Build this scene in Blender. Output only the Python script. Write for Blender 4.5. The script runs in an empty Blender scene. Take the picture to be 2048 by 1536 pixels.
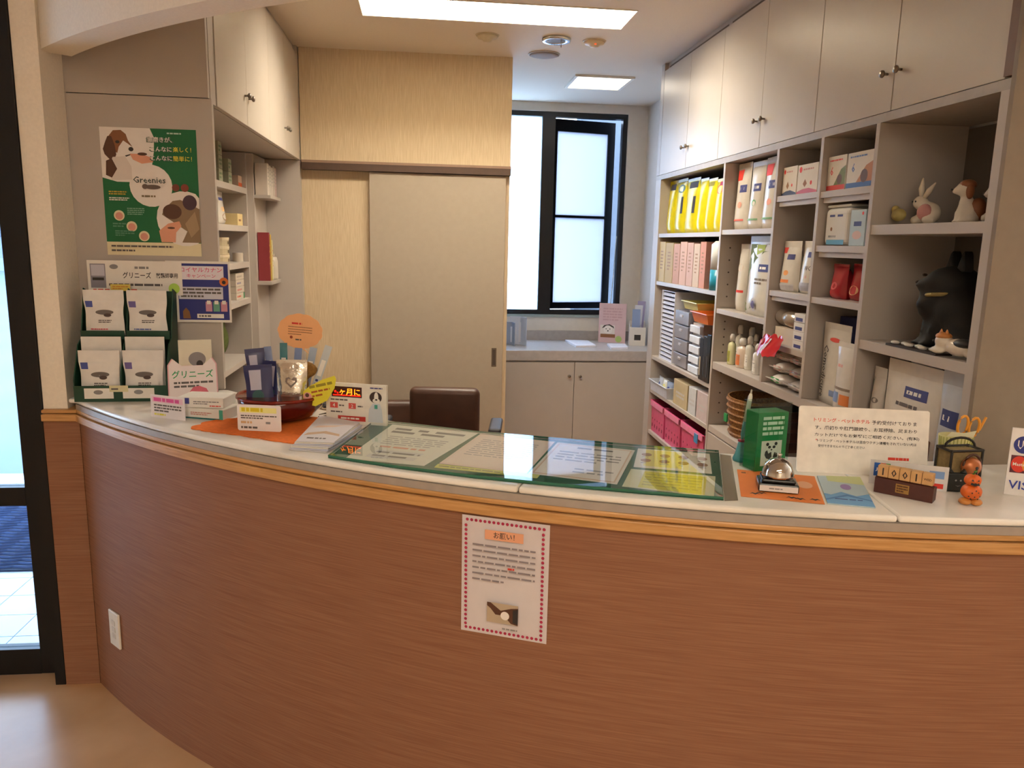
import bpy, math, random
from mathutils import Vector, Matrix, Euler
random.seed(7)
PI = math.pi
SC = bpy.context.scene
COL = SC.collection

# ------------------------------------------------------------------ camera
FPX = 1547.3
YAW, PITCH, ROLL, CAMH = .11416, .18033, .02262, 1.55
_cy, _sy, _cp, _sp = math.cos(YAW), math.sin(YAW), math.cos(PITCH), math.sin(PITCH)
FW = Vector((_sy*_cp, _cy*_cp, -_sp))
_r0 = Vector((_cy, -_sy, 0)); _u0 = _r0.cross(FW)
RT = _r0*math.cos(ROLL) + _u0*math.sin(ROLL)
UP = -_r0*math.sin(ROLL) + _u0*math.cos(ROLL)
CAM = Vector((0, 0, CAMH))
cd = bpy.data.cameras.new('camera'); cd.sensor_width = 36; cd.lens = FPX/2048*36
cd.clip_start = .02; cd.clip_end = 200
co = bpy.data.objects.new('camera', cd); COL.objects.link(co)
co.matrix_world = Matrix(((RT.x, UP.x, -FW.x, 0), (RT.y, UP.y, -FW.y, 0), (RT.z, UP.z, -FW.z, CAMH), (0, 0, 0, 1)))
SC.camera = co

# ------------------------------------------------------------------ daylight and exposure
W = bpy.data.worlds.new('daylight'); SC.world = W; W.use_nodes = True
wn = W.node_tree.nodes; wl = W.node_tree.links
bg = wn['Background']; bg.inputs['Strength'].default_value = 19.0
_tc = wn.new('ShaderNodeTexCoord'); _sx = wn.new('ShaderNodeSeparateXYZ'); _rmp = wn.new('ShaderNodeValToRGB')
wl.new(_tc.outputs['Generated'], _sx.inputs[0]); wl.new(_sx.outputs['Z'], _rmp.inputs[0]); wl.new(_rmp.outputs[0], bg.inputs['Color'])
_rmp.color_ramp.elements[0].color = (.66, .80, .95, 1); _rmp.color_ramp.elements[1].color = (.55, .72, 1.0, 1)
LAMP = (1.0, .885, .71)            # warm fluorescent colour of every fitting
S_MAIN, S_SQ, S_WAIT = 49.0, 6.0, 27.0
vs = SC.view_settings
vs.view_transform = 'Standard'; vs.look = 'None'; vs.gamma = 1; vs.exposure = 0.12; vs.use_curve_mapping = False

# ------------------------------------------------------------------ pixel helpers (photo frame 2048 x 1536)
def ray(x, y): return FW + RT*((x-1024)/FPX) - UP*((y-768)/FPX)
def on(ax, val, p):
    d = ray(*p); t = (val-CAM[ax])/d[ax]; return CAM + d*t
def onX(x, y, v): return on(0, v, (x, y))
def onY(x, y, v): return on(1, v, (x, y))
def onZ(x, y, v): return on(2, v, (x, y))
def pry(p):
    q = Vector(p)-CAM; z = q.dot(FW); return 768-FPX*q.dot(UP)/z
def zat(X, Y, py):
    lo, hi = -1., 4.
    for _ in range(50):
        m = (lo+hi)/2
        if pry((X, Y, m)) > py: lo = m
        else: hi = m
    return m

# ------------------------------------------------------------------ materials
def lin(h):
    h = h.lstrip('#'); o = []
    for i in (0, 2, 4):
        c = int(h[i:i+2], 16)/255
        o.append(c/12.92 if c <= .04045 else ((c+.055)/1.055)**2.4)
    return tuple(o)+(1,)
_m = {}
def mat(hexc, rough=.55, metal=0., spec=.5, var=.06, scale=30., bump=0., sheen=0., emit=None):
    """plain procedural surface: colour varied by noise"""
    k = (hexc, rough, metal, spec, var, scale, bump, emit)
    if k in _m: return _m[k]
    m = bpy.data.materials.new('surface_'+hexc.lstrip('#')); m.use_nodes = True
    n = m.node_tree.nodes; l = m.node_tree.links; b = n['Principled BSDF']
    c = lin(hexc)
    b.inputs['Roughness'].default_value = rough; b.inputs['Metallic'].default_value = metal
    b.inputs['Specular IOR Level'].default_value = spec
    tc = n.new('ShaderNodeTexCoord'); nz = n.new('ShaderNodeTexNoise'); rp = n.new('ShaderNodeValToRGB')
    nz.inputs['Scale'].default_value = scale; nz.inputs['Detail'].default_value = 2
    l.new(tc.outputs['Object'], nz.inputs['Vector']); l.new(nz.outputs['Fac'], rp.inputs[0])
    rp.color_ramp.elements[0].position = .3; rp.color_ramp.elements[1].position = .7
    rp.color_ramp.elements[0].color = tuple(max(0, x*(1-var)) for x in c[:3])+(1,)
    rp.color_ramp.elements[1].color = tuple(min(1, x*(1+var)) for x in c[:3])+(1,)
    l.new(rp.outputs[0], b.inputs['Base Color'])
    if bump:
        bp = n.new('ShaderNodeBump'); bp.inputs['Strength'].default_value = bump; bp.inputs['Distance'].default_value = .002
        l.new(nz.outputs['Fac'], bp.inputs['Height']); l.new(bp.outputs[0], b.inputs['Normal'])
    if emit:
        b.inputs['Emission Color'].default_value = c; b.inputs['Emission Strength'].default_value = emit
    _m[k] = m; return m
def paper(h): return mat(h, .6, var=.02)
def gloss(h, r=.22): return mat(h, r, var=.04)
def emis(name, col, s):
    m = bpy.data.materials.new(name); m.use_nodes = True; n = m.node_tree.nodes
    e = n.new('ShaderNodeEmission'); e.inputs[0].default_value = tuple(col)+(1,); e.inputs[1].default_value = s
    m.node_tree.links.new(e.outputs[0], n['Material Output'].inputs[0]); return m
def clear(name, tint='#ffffff', rough=.02, amount=1.):
    """thin clear sheet: Fresnel mix of see-through and gloss"""
    m = bpy.data.materials.new(name); m.use_nodes = True; n = m.node_tree.nodes; l = m.node_tree.links
    t = n.new('ShaderNodeBsdfTransparent'); t.inputs[0].default_value = lin(tint)
    g = n.new('ShaderNodeBsdfGlossy'); g.inputs['Roughness'].default_value = rough
    fr = n.new('ShaderNodeFresnel'); fr.inputs[0].default_value = 1.5
    mu = n.new('ShaderNodeMath'); mu.operation = 'MULTIPLY'; mu.inputs[1].default_value = amount
    mx = n.new('ShaderNodeMixShader'); l.new(fr.outputs[0], mu.inputs[0])
    ge = n.new('ShaderNodeNewGeometry'); iv = n.new('ShaderNodeMath'); iv.operation = 'SUBTRACT'; iv.inputs[0].default_value = 1; l.new(ge.outputs['Backfacing'], iv.inputs[1])
    m2 = n.new('ShaderNodeMath'); m2.operation = 'MULTIPLY'; l.new(mu.outputs[0], m2.inputs[0]); l.new(iv.outputs[0], m2.inputs[1]); l.new(m2.outputs[0], mx.inputs[0])
    l.new(t.outputs[0], mx.inputs[1]); l.new(g.outputs[0], mx.inputs[2]); l.new(mx.outputs[0], n['Material Output'].inputs[0])
    return m
def stripes(name, h1, h2, sc=(1, 1, 1), rough=.5, noise=6., detail=4., lo=.35, hi=.65, spec=.4):
    """stretched noise: wood grain, brushed laminate, woven wallpaper"""
    m = bpy.data.materials.new(name); m.use_nodes = True; n = m.node_tree.nodes; l = m.node_tree.links; b = n['Principled BSDF']
    tc = n.new('ShaderNodeTexCoord'); mp = n.new('ShaderNodeMapping'); mp.inputs['Scale'].default_value = sc
    nz = n.new('ShaderNodeTexNoise'); nz.inputs['Scale'].default_value = noise; nz.inputs['Detail'].default_value = detail
    rp = n.new('ShaderNodeValToRGB'); rp.color_ramp.elements[0].position = lo; rp.color_ramp.elements[1].position = hi
    rp.color_ramp.elements[0].color = lin(h1); rp.color_ramp.elements[1].color = lin(h2)
    l.new(tc.outputs['Object'], mp.inputs[0]); l.new(mp.outputs[0], nz.inputs['Vector']); l.new(nz.outputs['Fac'], rp.inputs[0])
    l.new(rp.outputs[0], b.inputs['Base Color']); b.inputs['Roughness'].default_value = rough; b.inputs['Specular IOR Level'].default_value = spec
    bp = n.new('ShaderNodeBump'); bp.inputs['Strength'].default_value = .08; bp.inputs['Distance'].default_value = .002
    l.new(nz.outputs['Fac'], bp.inputs['Height']); l.new(bp.outputs[0], b.inputs['Normal'])
    return m

# ------------------------------------------------------------------ mesh helpers
class M:
    def __init__(s): s.v = []; s.f = []; s.mi = []; s.cur = 0
    def _a(s, vs, fs):
        o = len(s.v); s.v += [tuple(x) for x in vs]; s.f += [tuple(i+o for i in f) for f in fs]; s.mi += [s.cur]*len(fs); return s
    def box(s, x0, x1, y0, y1, z0, z1):
        return s._a([(x0, y0, z0), (x1, y0, z0), (x1, y1, z0), (x0, y1, z0), (x0, y0, z1), (x1, y0, z1), (x1, y1, z1), (x0, y1, z1)],
                    [(0, 3, 2, 1), (4, 5, 6, 7), (0, 1, 5, 4), (1, 2, 6, 5), (2, 3, 7, 6), (3, 0, 4, 7)])
    def prism(s, poly, z0, z1, ax='z'):
        """polygon (a,b) extruded; ax z: (x,y), ax y: (x,z), ax x: (y,z)"""
        n = len(poly)
        def P(p, h): return (p[0], p[1], h) if ax == 'z' else (p[0], h, p[1]) if ax == 'y' else (h, p[0], p[1])
        a = sum(poly[i][0]*poly[(i+1) % n][1]-poly[(i+1) % n][0]*poly[i][1] for i in range(n))
        flip = (a < 0) != (ax == 'y')
        q = list(range(n))
        fs = [tuple(reversed(q)), tuple(x+n for x in q)]+[(i, (i+1) % n, (i+1) % n+n, i+n) for i in q]
        if flip: fs = [tuple(reversed(f)) for f in fs]
        return s._a([P(p, z0) for p in poly]+[P(p, z1) for p in poly], fs)
    def lathe(s, prof, n=24, c=(0, 0, 0), rx=1., ry=1.):
        vs = []; k = len(prof)
        for r, z in prof:
            for i in range(n):
                a = 2*PI*i/n; vs.append((c[0]+r*math.cos(a)*rx, c[1]+r*math.sin(a)*ry, c[2]+z))
        fs = []
        for j in range(k-1):
            for i in range(n):
                fs.append((j*n+i, j*n+(i+1) % n, (j+1)*n+(i+1) % n, (j+1)*n+i))
        fs.append(tuple(range(n-1, -1, -1))); fs.append(tuple((k-1)*n+i for i in range(n)))
        return s._a(vs, fs)
    def cyl(s, r, z0, z1, n=20, c=(0, 0, 0)): return s.lathe([(r, z0), (r, z1)], n, c)
    def ell(s, c, r, n=14, k=9, rot=None):
        vs = []; e = Euler(rot).to_matrix() if rot else None
        for j in range(k+1):
            t = PI*j/k
            for i in range(n):
                a = 2*PI*i/n; p = Vector((r[0]*math.sin(t)*math.cos(a), r[1]*math.sin(t)*math.sin(a), -r[2]*math.cos(t)))
                if e: p = e @ p
                vs.append((c[0]+p.x, c[1]+p.y, c[2]+p.z))
        fs = [(j*n+i, j*n+(i+1) % n, (j+1)*n+(i+1) % n, (j+1)*n+i) for j in range(k) for i in range(n)]
        return s._a(vs, fs)
    def tube(s, path, r, n=8, closed=False):
        P = [Vector(p) for p in path]; k = len(P); vs = []
        for j, p in enumerate(P):
            a = P[(j-1) % k] if (j or closed) else P[0]; b = P[(j+1) % k] if (j < k-1 or closed) else P[-1]
            t = (b-a).normalized(); ref = Vector((0, 0, 1)) if abs(t.z) < .9 else Vector((1, 0, 0))
            x = t.cross(ref).normalized(); y = t.cross(x)
            rr = r[j] if isinstance(r, (list, tuple)) else r
            for i in range(n):
                w = 2*PI*i/n; vs.append(p+x*(rr*math.cos(w))+y*(rr*math.sin(w)))
        fs = []
        for j in range(k if closed else k-1):
            J = (j+1) % k
            for i in range(n): fs.append((j*n+i, J*n+i, J*n+(i+1) % n, j*n+(i+1) % n))
        if not closed: fs += [tuple(range(n)), tuple((k-1)*n+i for i in range(n-1, -1, -1))]
        return s._a(vs, fs)
    def grid(s, f, nu, nv, flip=False):
        vs = [f(i/nu, j/nv) for j in range(nv+1) for i in range(nu+1)]; w = nu+1
        fs = [(j*w+i, j*w+i+1, (j+1)*w+i+1, (j+1)*w+i) for j in range(nv) for i in range(nu)]
        if flip: fs = [tuple(reversed(q)) for q in fs]
        return s._a(vs, fs)
    def arc(s, c, r0, r1, z0, z1, a0, a1, n):
        """bent bar between two radii"""
        vs = []
        for i in range(n+1):
            a = a0+(a1-a0)*i/n; ca, sa = math.cos(a), math.sin(a)
            for r, z in ((r0, z0), (r1, z0), (r1, z1), (r0, z1)): vs.append((c[0]+r*ca, c[1]+r*sa, z))
        fs = []
        for i in range(n):
            for k in range(4): fs.append((i*4+k, i*4+(k+1) % 4, (i+1)*4+(k+1) % 4, (i+1)*4+k))
        fs += [(3, 2, 1, 0), (n*4, n*4+1, n*4+2, n*4+3)]
        return s._a(vs, fs)
    def obj(s, name, mats, parent=None, smooth=False, bevel=0., seg=2, label=None, sub=0, voxel=0., loc=None, fix=False):
        me = bpy.data.meshes.new(name); me.from_pydata(s.v, [], s.f)
        for m in (mats if isinstance(mats, (list, tuple)) else [mats]): me.materials.append(m)
        if max(s.mi, default=0): me.polygons.foreach_set('material_index', s.mi)
        if smooth: me.polygons.foreach_set('use_smooth', [True]*len(me.polygons))
        if fix:
            import bmesh
            b = bmesh.new(); b.from_mesh(me); bmesh.ops.recalc_face_normals(b, faces=b.faces); b.to_mesh(me); b.free()
        me.update(); o = bpy.data.objects.new(name, me); COL.objects.link(o); o.parent = parent
        if loc: o.location = loc
        if bevel:
            b = o.modifiers.new('bevel', 'BEVEL'); b.width = bevel; b.segments = seg; b.limit_method = 'ANGLE'; b.angle_limit = .6
        if voxel:
            r = o.modifiers.new('remesh', 'REMESH'); r.mode = 'VOXEL'; r.voxel_size = voxel; r.use_smooth_shade = True
            q = o.modifiers.new('smooth', 'SMOOTH'); q.iterations = 4
        if sub:
            u = o.modifiers.new('sub', 'SUBSURF'); u.levels = sub; u.render_levels = sub
        if label: o['label'] = label
        return o
def B(*a): return M().box(*a)
def tag(o, label, cat, group=None):
    o['label'] = label; o['category'] = cat
    if group: o['group'] = group
    return o
def struct(o, label=None, cat=None):
    o['kind'] = 'structure'
    if label: o['label'] = label
    o['category'] = cat or o.name.split('_')[0].split('.')[0]
    return o
def thing(name, label, cat, loc=(0, 0, 0), rotz=0., group=None):
    o = bpy.data.objects.new(name, None); COL.objects.link(o); o.empty_display_size = .05
    o.location = loc; o.rotation_euler = (0, 0, rotz); return tag(o, label, cat, group)

# ------------------------------------------------------------------ printed faces and lettering
_tx = {}
def glyphs(s):
    """outline mesh of a string, unit size, as (verts, faces, width)"""
    if s in _tx: return _tx[s]
    cu = bpy.data.curves.new('t', 'FONT'); cu.body = s; cu.size = 1; cu.resolution_u = 1; cu.offset = .012; cu.align_x = 'CENTER'; cu.align_y = 'CENTER'
    o = bpy.data.objects.new('t', cu); COL.objects.link(o)
    me = bpy.data.meshes.new_from_object(o.evaluated_get(bpy.context.evaluated_depsgraph_get()))
    v = [(p.co.x, p.co.y) for p in me.vertices]; f = [tuple(q.vertices) for q in me.polygons]
    bpy.data.objects.remove(o); bpy.data.curves.remove(cu); bpy.data.meshes.remove(me)
    if v:
        x0, x1 = min(p[0] for p in v), max(p[0] for p in v); y0, y1 = min(p[1] for p in v), max(p[1] for p in v)
    else: x0 = x1 = y0 = y1 = 0
    v = [(x-(x0+x1)/2, y-(y0+y1)/2) for x, y in v]
    _tx[s] = (v, f, max(x1-x0, 1e-6), max(y1-y0, 1e-6)); return _tx[s]
class Face:
    """flat print on a surface f(u, v, offset); u to the right, v up"""
    def __init__(s, parent, f, w, h, eps=.0004, n=1):
        s.p, s.f, s.w, s.h, s.e, s.n = parent, f, w, h, eps, n; s.g = M(); s.gm = []; s.t = M(); s.tm = []; s.k = 1
    def _mi(s, L, m):
        if m not in L: L.append(m)
        return L.index(m)
    def poly(s, pts, m):
        s.g.cur = s._mi(s.gm, m); o = s.e*s.k; s.k += .25
        s.g._a([s.f(u, v, o) for u, v in pts], [tuple(range(len(pts)))]); return s
    def rect(s, u0, v0, u1, v1, m):
        s.g.cur = s._mi(s.gm, m); o = s.e*s.k; s.k += .25
        s.g.grid(lambda a, b: s.f(u0+(u1-u0)*a, v0+(v1-v0)*b, o), s.n, s.n); return s
    def ell(s, u, v, ru, m, rv=None, n=22):
        rv = ru*s.w/s.h if rv is None else rv
        return s.poly([(min(1., max(0., u+ru*math.cos(2*PI*i/n))), min(1., max(0., v+rv*math.sin(2*PI*i/n)))) for i in range(n)], m)
    def text(s, txt, u, v, size, m, w=None, rot=0.):
        """size = letter height as a share of the face height, w = width share to fit"""
        V, F, tw, th = glyphs(txt); k = size*s.h/th; kx = (w*s.w/tw) if w else k
        s.t.cur = s._mi(s.tm, m); o = s.e*s.k+(.002 if s.n > 1 else 0); s.k += .25; c, q = math.cos(rot), math.sin(rot)
        s.t._a([s.f(u+(x*kx*c-y*k*q)/s.w, v+(x*kx*q+y*k*c)/s.h, o) for x, y in V], F); return s
    def rows(s, u0, u1, v0, v1, n, m, th=.55, gap=.25):
        """lines of print too small to read, word by word"""
        if m == INK: m = paper('#625b58')
        s.t.cur = s._mi(s.tm, m); o = s.e*s.k; s.k += .25; dv = (v1-v0)/n
        for i in range(n):
            v = v1-dv*(i+.5); hh = dv*th/2; u = u0; end = u1 if i < n-1 else u0+(u1-u0)*random.uniform(.5, 1)
            while u < end:
                l = min(random.uniform(.5, 2.2)*dv*s.h/s.w, end-u)
                s.t._a([s.f(a, b, o) for a, b in ((u, v-hh), (u+l, v-hh), (u+l, v+hh), (u, v+hh))], [(0, 1, 2, 3)])
                u += l+gap*dv*s.h/s.w
        return s
    def done(s, pn='print', ln='lettering'):
        if s.g.v: s.g.obj(pn, s.gm, s.p)
        if s.t.v: s.t.obj(ln, s.tm, s.p)['kind'] = 'stuff'
def flat(w, h, y=0., x=0., z=0.): return lambda u, v, o: (x+(u-.5)*w, y-o, z+v*h)

# ------------------------------------------------------------------ room
CE, CT, YB, XL, XR, XW, YW = 2.6, 1.015, 4.69, -.71, 1.388, 1.70, 6.05
CC, R0 = (1.59, 4.941), 3.587
A0 = math.radians(220.2)
def cpt(a, r): return (CC[0]+(R0-r)*math.cos(a), CC[1]+(R0-r)*math.sin(a))
white_wall = mat('#f4ead9', .75, var=.03, scale=120, bump=.15)
weave = stripes('woven_wallpaper', '#c9b291', '#d8c4a4', (220, 220, 6), .8, 2.0, 2)
ceil_m = mat('#e2d6c6', .8, var=.02, scale=150, bump=.1)
grey_lam = mat('#b9afa6', .38, var=.015, scale=8)
grey_pan = mat('#b9afa6', .45, var=.02, scale=8)
door_lam = mat('#c2b8ac', .34, var=.015, scale=8)
shade_in = mat('#5f574f', .6, var=.02)  # back panels darkened in colour to stand in for shade in the bays
metal = mat('#8d867e', .3, .9)
black_al = mat('#17181c', .4, .3)
floor_m = stripes('vinyl_floor', '#b3875a', '#caa074', (1, 1, 1), .28, 3.2, 5, .3, .7)
wain = stripes('wood_laminate', '#865b45', '#a07459', (2.2, 2.2, 120), .62, 3.0, 6, .25, .78, .2)
oak = stripes('oak_trim', '#bb8a52', '#cf9f68', (4, 4, 60), .38, 2.5, 4)
marble = stripes('marble', '#e4ded2', '#f8f4ec', (1, 1, 1), .14, 3.5, 6, .30, .55)

struct(M().prism([(-3.6, -3), (3.2, -3), (3.2, 2.72), (1.86, 2.72), (1.86, 6.2), (-1.37, 6.2), (-1.37, 2.72), (-3.6, 2.72)], -.06, 0).obj('floor', floor_m),
       'tan mottled vinyl floor in front of the counter')
m = M(); LX0, LX1, LY0, LY1 = -.30, .96, 3.67, 3.985          # opening for the long recessed light
for b in ((-3.6, 3.2, -3, 2.72), (-1.37, 1.86, 2.72, LY0), (-1.37, 1.86, LY1, 6.2), (-1.37, LX0, LY0, LY1), (LX1, 1.86, LY0, LY1)): m.box(*b, CE, CE+.06)
struct(m.obj('ceiling', ceil_m),
       'plain off-white ceiling over the reception')
# waiting room walls behind and beside the camera
struct(B(-3.6, 3.2, -3.1, -3, 0, CE).obj('wall_waiting_room', white_wall), 'off-white wall behind the waiting room', 'wall')
struct(B(3.2, 3.3, -3, 2.72, 0, CE).obj('wall_waiting_side', white_wall), 'off-white side wall of the waiting room', 'wall')
struct(B(-3.7, -3.6, -3, 2.72, 0, CE).obj('wall_entrance_side', white_wall), 'off-white wall beside the entrance', 'wall')
struct(B(-3.6, -1.27, 2.66, 2.78, 2.3, CE).obj('wall_over_entrance', white_wall), 'white wall above the glass entrance door', 'wall')
# column beside the entrance: plaster above, laminate below
w = struct(B(-1.24, -1.165, 2.63, 2.788, .98, CE).obj('wall_left', white_wall), 'white plaster column beside the entrance door')
B(-1.24, -1.128, 2.62, 2.70, 0, .944).obj('wainscot', wain, w)
B(-1.24, -1.128, 2.605, 2.70, .944, .968).obj('trim_board', oak, w, bevel=.003)
B(-1.24, -1.130, 2.61, 2.70, .970, .982).obj('trim_cap', oak, w, bevel=.003)
struct(B(-1.37, -1.27, 2.79, 6.2, 0, CE).obj('wall_staff_side', white_wall), 'outer wall behind the left shelves', 'wall')
# curved wall over the counter
m = M(); m.arc(CC, R0-.002, R0-.098, 2.10, CE, math.radians(219.2), math.radians(282), 60)
struct(m.obj('wall_arch', white_wall, fix=True, smooth=False), 'white curved wall head over the counter opening', 'wall')
# right end panel of the shelving recess
struct(B(XR-.002, 2.3, 1.785, 1.80, 0, CE).obj('wall_right', mat('#8b7b69', .6, var=.04)), 'taupe end wall beside the shelving')
B(XR-.001, XR+.02, 1.80, 1.83, 1.97, CE).obj('filler_strip', mat('#6b4a38', .5), bpy.data.objects['wall_right'])
struct(B(XW, XW+.1, 1.81, 6.15, 0, CE).obj('wall_shelf_side', mat('#ded6cc', .7, var=.02)), 'pale wall behind the shelving', 'wall')
# back wall with sliding door
w = struct(B(-1.25, .50, YB+.03, YB+.11, 0, CE).obj('wall_back', weave), 'beige woven wallpaper back wall')
B(XL+.004, .50, YB-.002, YB+.028, 1.99, CE).obj('upper_wall', weave, w)
r_ = B(XL+.01, .50, YB-.03, YB+.029, 1.938, 1.985).obj('door_rail', mat('#4a362b', .5), w)
B(XL+.01, .50, YB-.032, YB-.031, 1.976, 1.99).obj('rail_edge', mat('#8a6f5c', .5), r_)
d = struct(B(-.322, .474, YB-.012, YB+.024, .01, 1.935).obj('door_1', mat('#a39686', .5, var=.02), bevel=.002), 'plain greige sliding door under the dark rail', 'door')
hp = onY(988, 702, YB)
hd = B(hp.x-.016, hp.x+.014, YB-.014, YB-.011, .80, .915).obj('pull_handle', mat('#6f6255', .4, .5), d, bevel=.003)
B(hp.x-.009, hp.x+.007, YB-.0155, YB-.0138, .81, .905).obj('recess', mat('#4a4038', .5), hd)
# alcove window wall
wx0, wx1, wz0, wz1 = .30, 1.545, 1.0, 2.535
m = M(); m.box(-1.25, wx0, YW, YW+.14, 0, CE); m.box(wx1, XW, YW, YW+.14, 0, CE); m.box(wx0, wx1, YW, YW+.14, 0, wz0); m.box(wx0, wx1, YW, YW+.14, wz1, CE)
struct(m.obj('wall_window', mat('#d9d0c4', .7, var=.02)), 'pale wall around the dark framed window', 'wall')
frost = bpy.data.materials.new('frosted_glass'); frost.use_nodes = True
n = frost.node_tree.nodes; l = frost.node_tree.links
tr = n.new('ShaderNodeBsdfTranslucent'); tr.inputs[0].default_value = (.80, .88, .95, 1)
gl = n.new('ShaderNodeBsdfGlossy'); gl.inputs['Roughness'].default_value = .25; mx = n.new('ShaderNodeMixShader'); mx.inputs[0].default_value = .06
nz = n.new('ShaderNodeTexNoise'); nz.inputs['Scale'].default_value = 90; bp = n.new('ShaderNodeBump'); bp.inputs['Strength'].default_value = .1
l.new(nz.outputs[0], bp.inputs['Height']); l.new(bp.outputs[0], gl.inputs['Normal'])
l.new(tr.outputs[0], mx.inputs[1]); l.new(gl.outputs[0], mx.inputs[2]); l.new(mx.outputs[0], n['Material Output'].inputs[0])
frost2 = frost.copy(); frost2.node_tree.nodes['Translucent BSDF'].inputs[0].default_value = (.62, .62, .66, 1)
win_m = mat('#15171d', .35, .2)
w = bpy.data.objects.new('window_1', None); COL.objects.link(w); struct(w, 'dark framed window with frosted panes, right sash ajar', 'window')
m = M(); y0, y1 = YW+.02, YW+.09
for b in ((wx0, wx0+.05, wz0, wz1), (wx1-.035, wx1, wz0, wz1), (wx0+.05, wx1-.035, wz0, wz0+.035), (wx0+.05, wx1-.035, wz1-.035, wz1), (.885, .985, wz0+.035, wz1-.035)):
    m.box(b[0], b[1], y0, y1, b[2], b[3])
m.obj('window_frame', win_m, w)
B(wx0+.05, .885, YW+.05, YW+.056, wz0+.035, wz1-.035).obj('pane', frost, w)
sx, sz0, sz1, sw = .985, wz0+.04, wz1-.04, .52
s_ = bpy.data.objects.new('sash', None); COL.objects.link(s_); s_.parent = w; s_.location = (sx, YW+.07, 0); s_.rotation_euler = (0, 0, math.radians(13))
m = M()
for b in ((0, .03, sz0, sz1), (sw-.06, sw, sz0, sz1), (.03, sw-.06, sz0, sz0+.05), (.03, sw-.06, sz1-.09, sz1), (.03, sw-.06, 1.755, 1.775)): m.box(b[0], b[1], 0, .035, b[2], b[3])
m.obj('sash_frame', win_m, s_)
B(.03, sw-.06, .014, .02, sz0+.05, 1.755).obj('pane', frost2, s_)
B(.03, sw-.06, .014, .02, 1.775, sz1-.09).obj('pane', frost2, s_)
m = M(); m.tube([(wx1-.05, YW+.012, 1.62), (wx1-.062, YW+.012, 1.3), (wx1-.075, YW+.012, 1.06)], .003); m.obj('pull_cord', mat('#c9d3cf', .6), w)
scr = bpy.data.materials.new('insect_screen'); scr.use_nodes = True; n = scr.node_tree.nodes
tb = n.new('ShaderNodeBsdfTransparent'); tb.inputs[0].default_value = (.66, .67, .70, 1); scr.node_tree.links.new(tb.outputs[0], n['Material Output'].inputs[0])
B(.985, wx1-.035, YW+.024, YW+.0245, wz0+.035, wz1-.035).obj('insect_screen', scr, w)
nb = struct(B(1.38, 7, 7.1, 7.3, -.03, 5).obj('neighbour_wall', mat('#565f6a', .8)), 'dark wall of the next building behind the window', 'wall')
M().box(wx0-.02, wx1+.02, YW-.012, YW+.02, wz0-.02, wz0).obj('window_sill', mat('#9aa6a4', .4), w)

# entrance door (left)
gl_clear = clear('door_glass', '#c6ced4', .01, .8)
w = bpy.data.objects.new('door_2', None); COL.objects.link(w); struct(w, 'black framed glass entrance door', 'door')
B(-1.275, -1.242, 2.62, 2.785, 0, 2.3).obj('jamb', black_al, w)
B(-1.352, -1.277, 2.69, 2.735, .005, 2.3).obj('stile', black_al, w, bevel=.002)
B(-2.6, -1.352, 2.69, 2.735, .005, .10).obj('bottom_rail', black_al, w)
B(-2.6, -1.352, 2.69, 2.735, .63, .695).obj('middle_rail', black_al, w)
B(-2.6, -1.352, 2.69, 2.735, 2.22, 2.3).obj('top_rail', black_al, w)
B(-2.7, -2.6, 2.69, 2.735, 0, 2.3).obj('stile', black_al, w)
B(-2.6, -1.352, 2.708, 2.716, .10, .63).obj('pane', gl_clear, w)
B(-2.6, -1.352, 2.708, 2.716, .695, 2.22).obj('pane', gl_clear, w)
struct(B(-3.6, -2.7, 2.66, 2.78, 0, 2.3).obj('wall_beside_entrance', white_wall), 'white wall on the far side of the entrance door', 'wall')
struct(B(-4.4, -1.38, 2.79, 5.0, 2.45, 2.55).obj('added_shade_canopy', mat('#8a8f98', .7)), 'unseen flat canopy added over the porch to block daylight', 'canopy')  # unseen slab, added to cut the daylight coming through the glass door
# outside: porch of tiles, mat, street
t_bed = struct(B(-4.4, -1.38, 2.79, 5.2, -.03, -.012).obj('porch_bed', mat('#7d8894', .8)), 'joint bed under the porch tiles', 'floor')
tile_m = mat('#cdd6e2', .4, var=.05, scale=6); tm = None
for i in range(14):
    for j in range(13):
        x1 = -1.40-i*.19; y_ = 2.80+j*.183
        if tm is None:
            o = B(-.186, 0, 0, .179, -.012, 0).obj('tile', tile_m, t_bed); tm = o.data
        else:
            o = bpy.data.objects.new('tile', tm); COL.objects.link(o); o.parent = t_bed
        o.location = (x1, y_, 0)
mt = thing('door_mat', 'dark blue ribbed door mat outside the glass door', 'mat', (-2.0, 4.1, .001))
B(-.75, .56, -.50, .50, 0, .008).obj('backing', mat('#26324a', .9), mt)
m = M()
for j in range(24):
    y_ = -.48+j*.04
    m.tube([(-.73+i*.0635, y_+.012*(i % 2), .010) for i in range(21)], .009, 5)
m.obj('ribs', mat('#3c4f78', .9, var=.2), mt)
struct(B(-30, -1.38, 5.2, 60, -.08, -.03).obj('street', mat('#6c777f', .8, var=.06, scale=1.)), 'pale asphalt street outside', 'street')
struct(B(-1.37, 30, 6.2, 60, -.08, -.03).obj('ground_back', mat('#a9b0b0', .8)), 'pale ground behind the building', 'ground')
b_ = thing('street_building', 'pale building across the street beyond the glass door', 'building', (-14, 34, -.03))
B(-14, 10, 0, 4, 0, 7).obj('wall', mat('#7d869a', .8), b_)
B(-14, 10, -.1, 0, 0, .5).obj('plinth', mat('#8e98a8', .8), b_)
for i in range(6): B(-12+i*3.6, -10+i*3.6, -.06, 0, 1.4, 3.0).obj('window', mat('#5d6d86', .2), b_)

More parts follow.
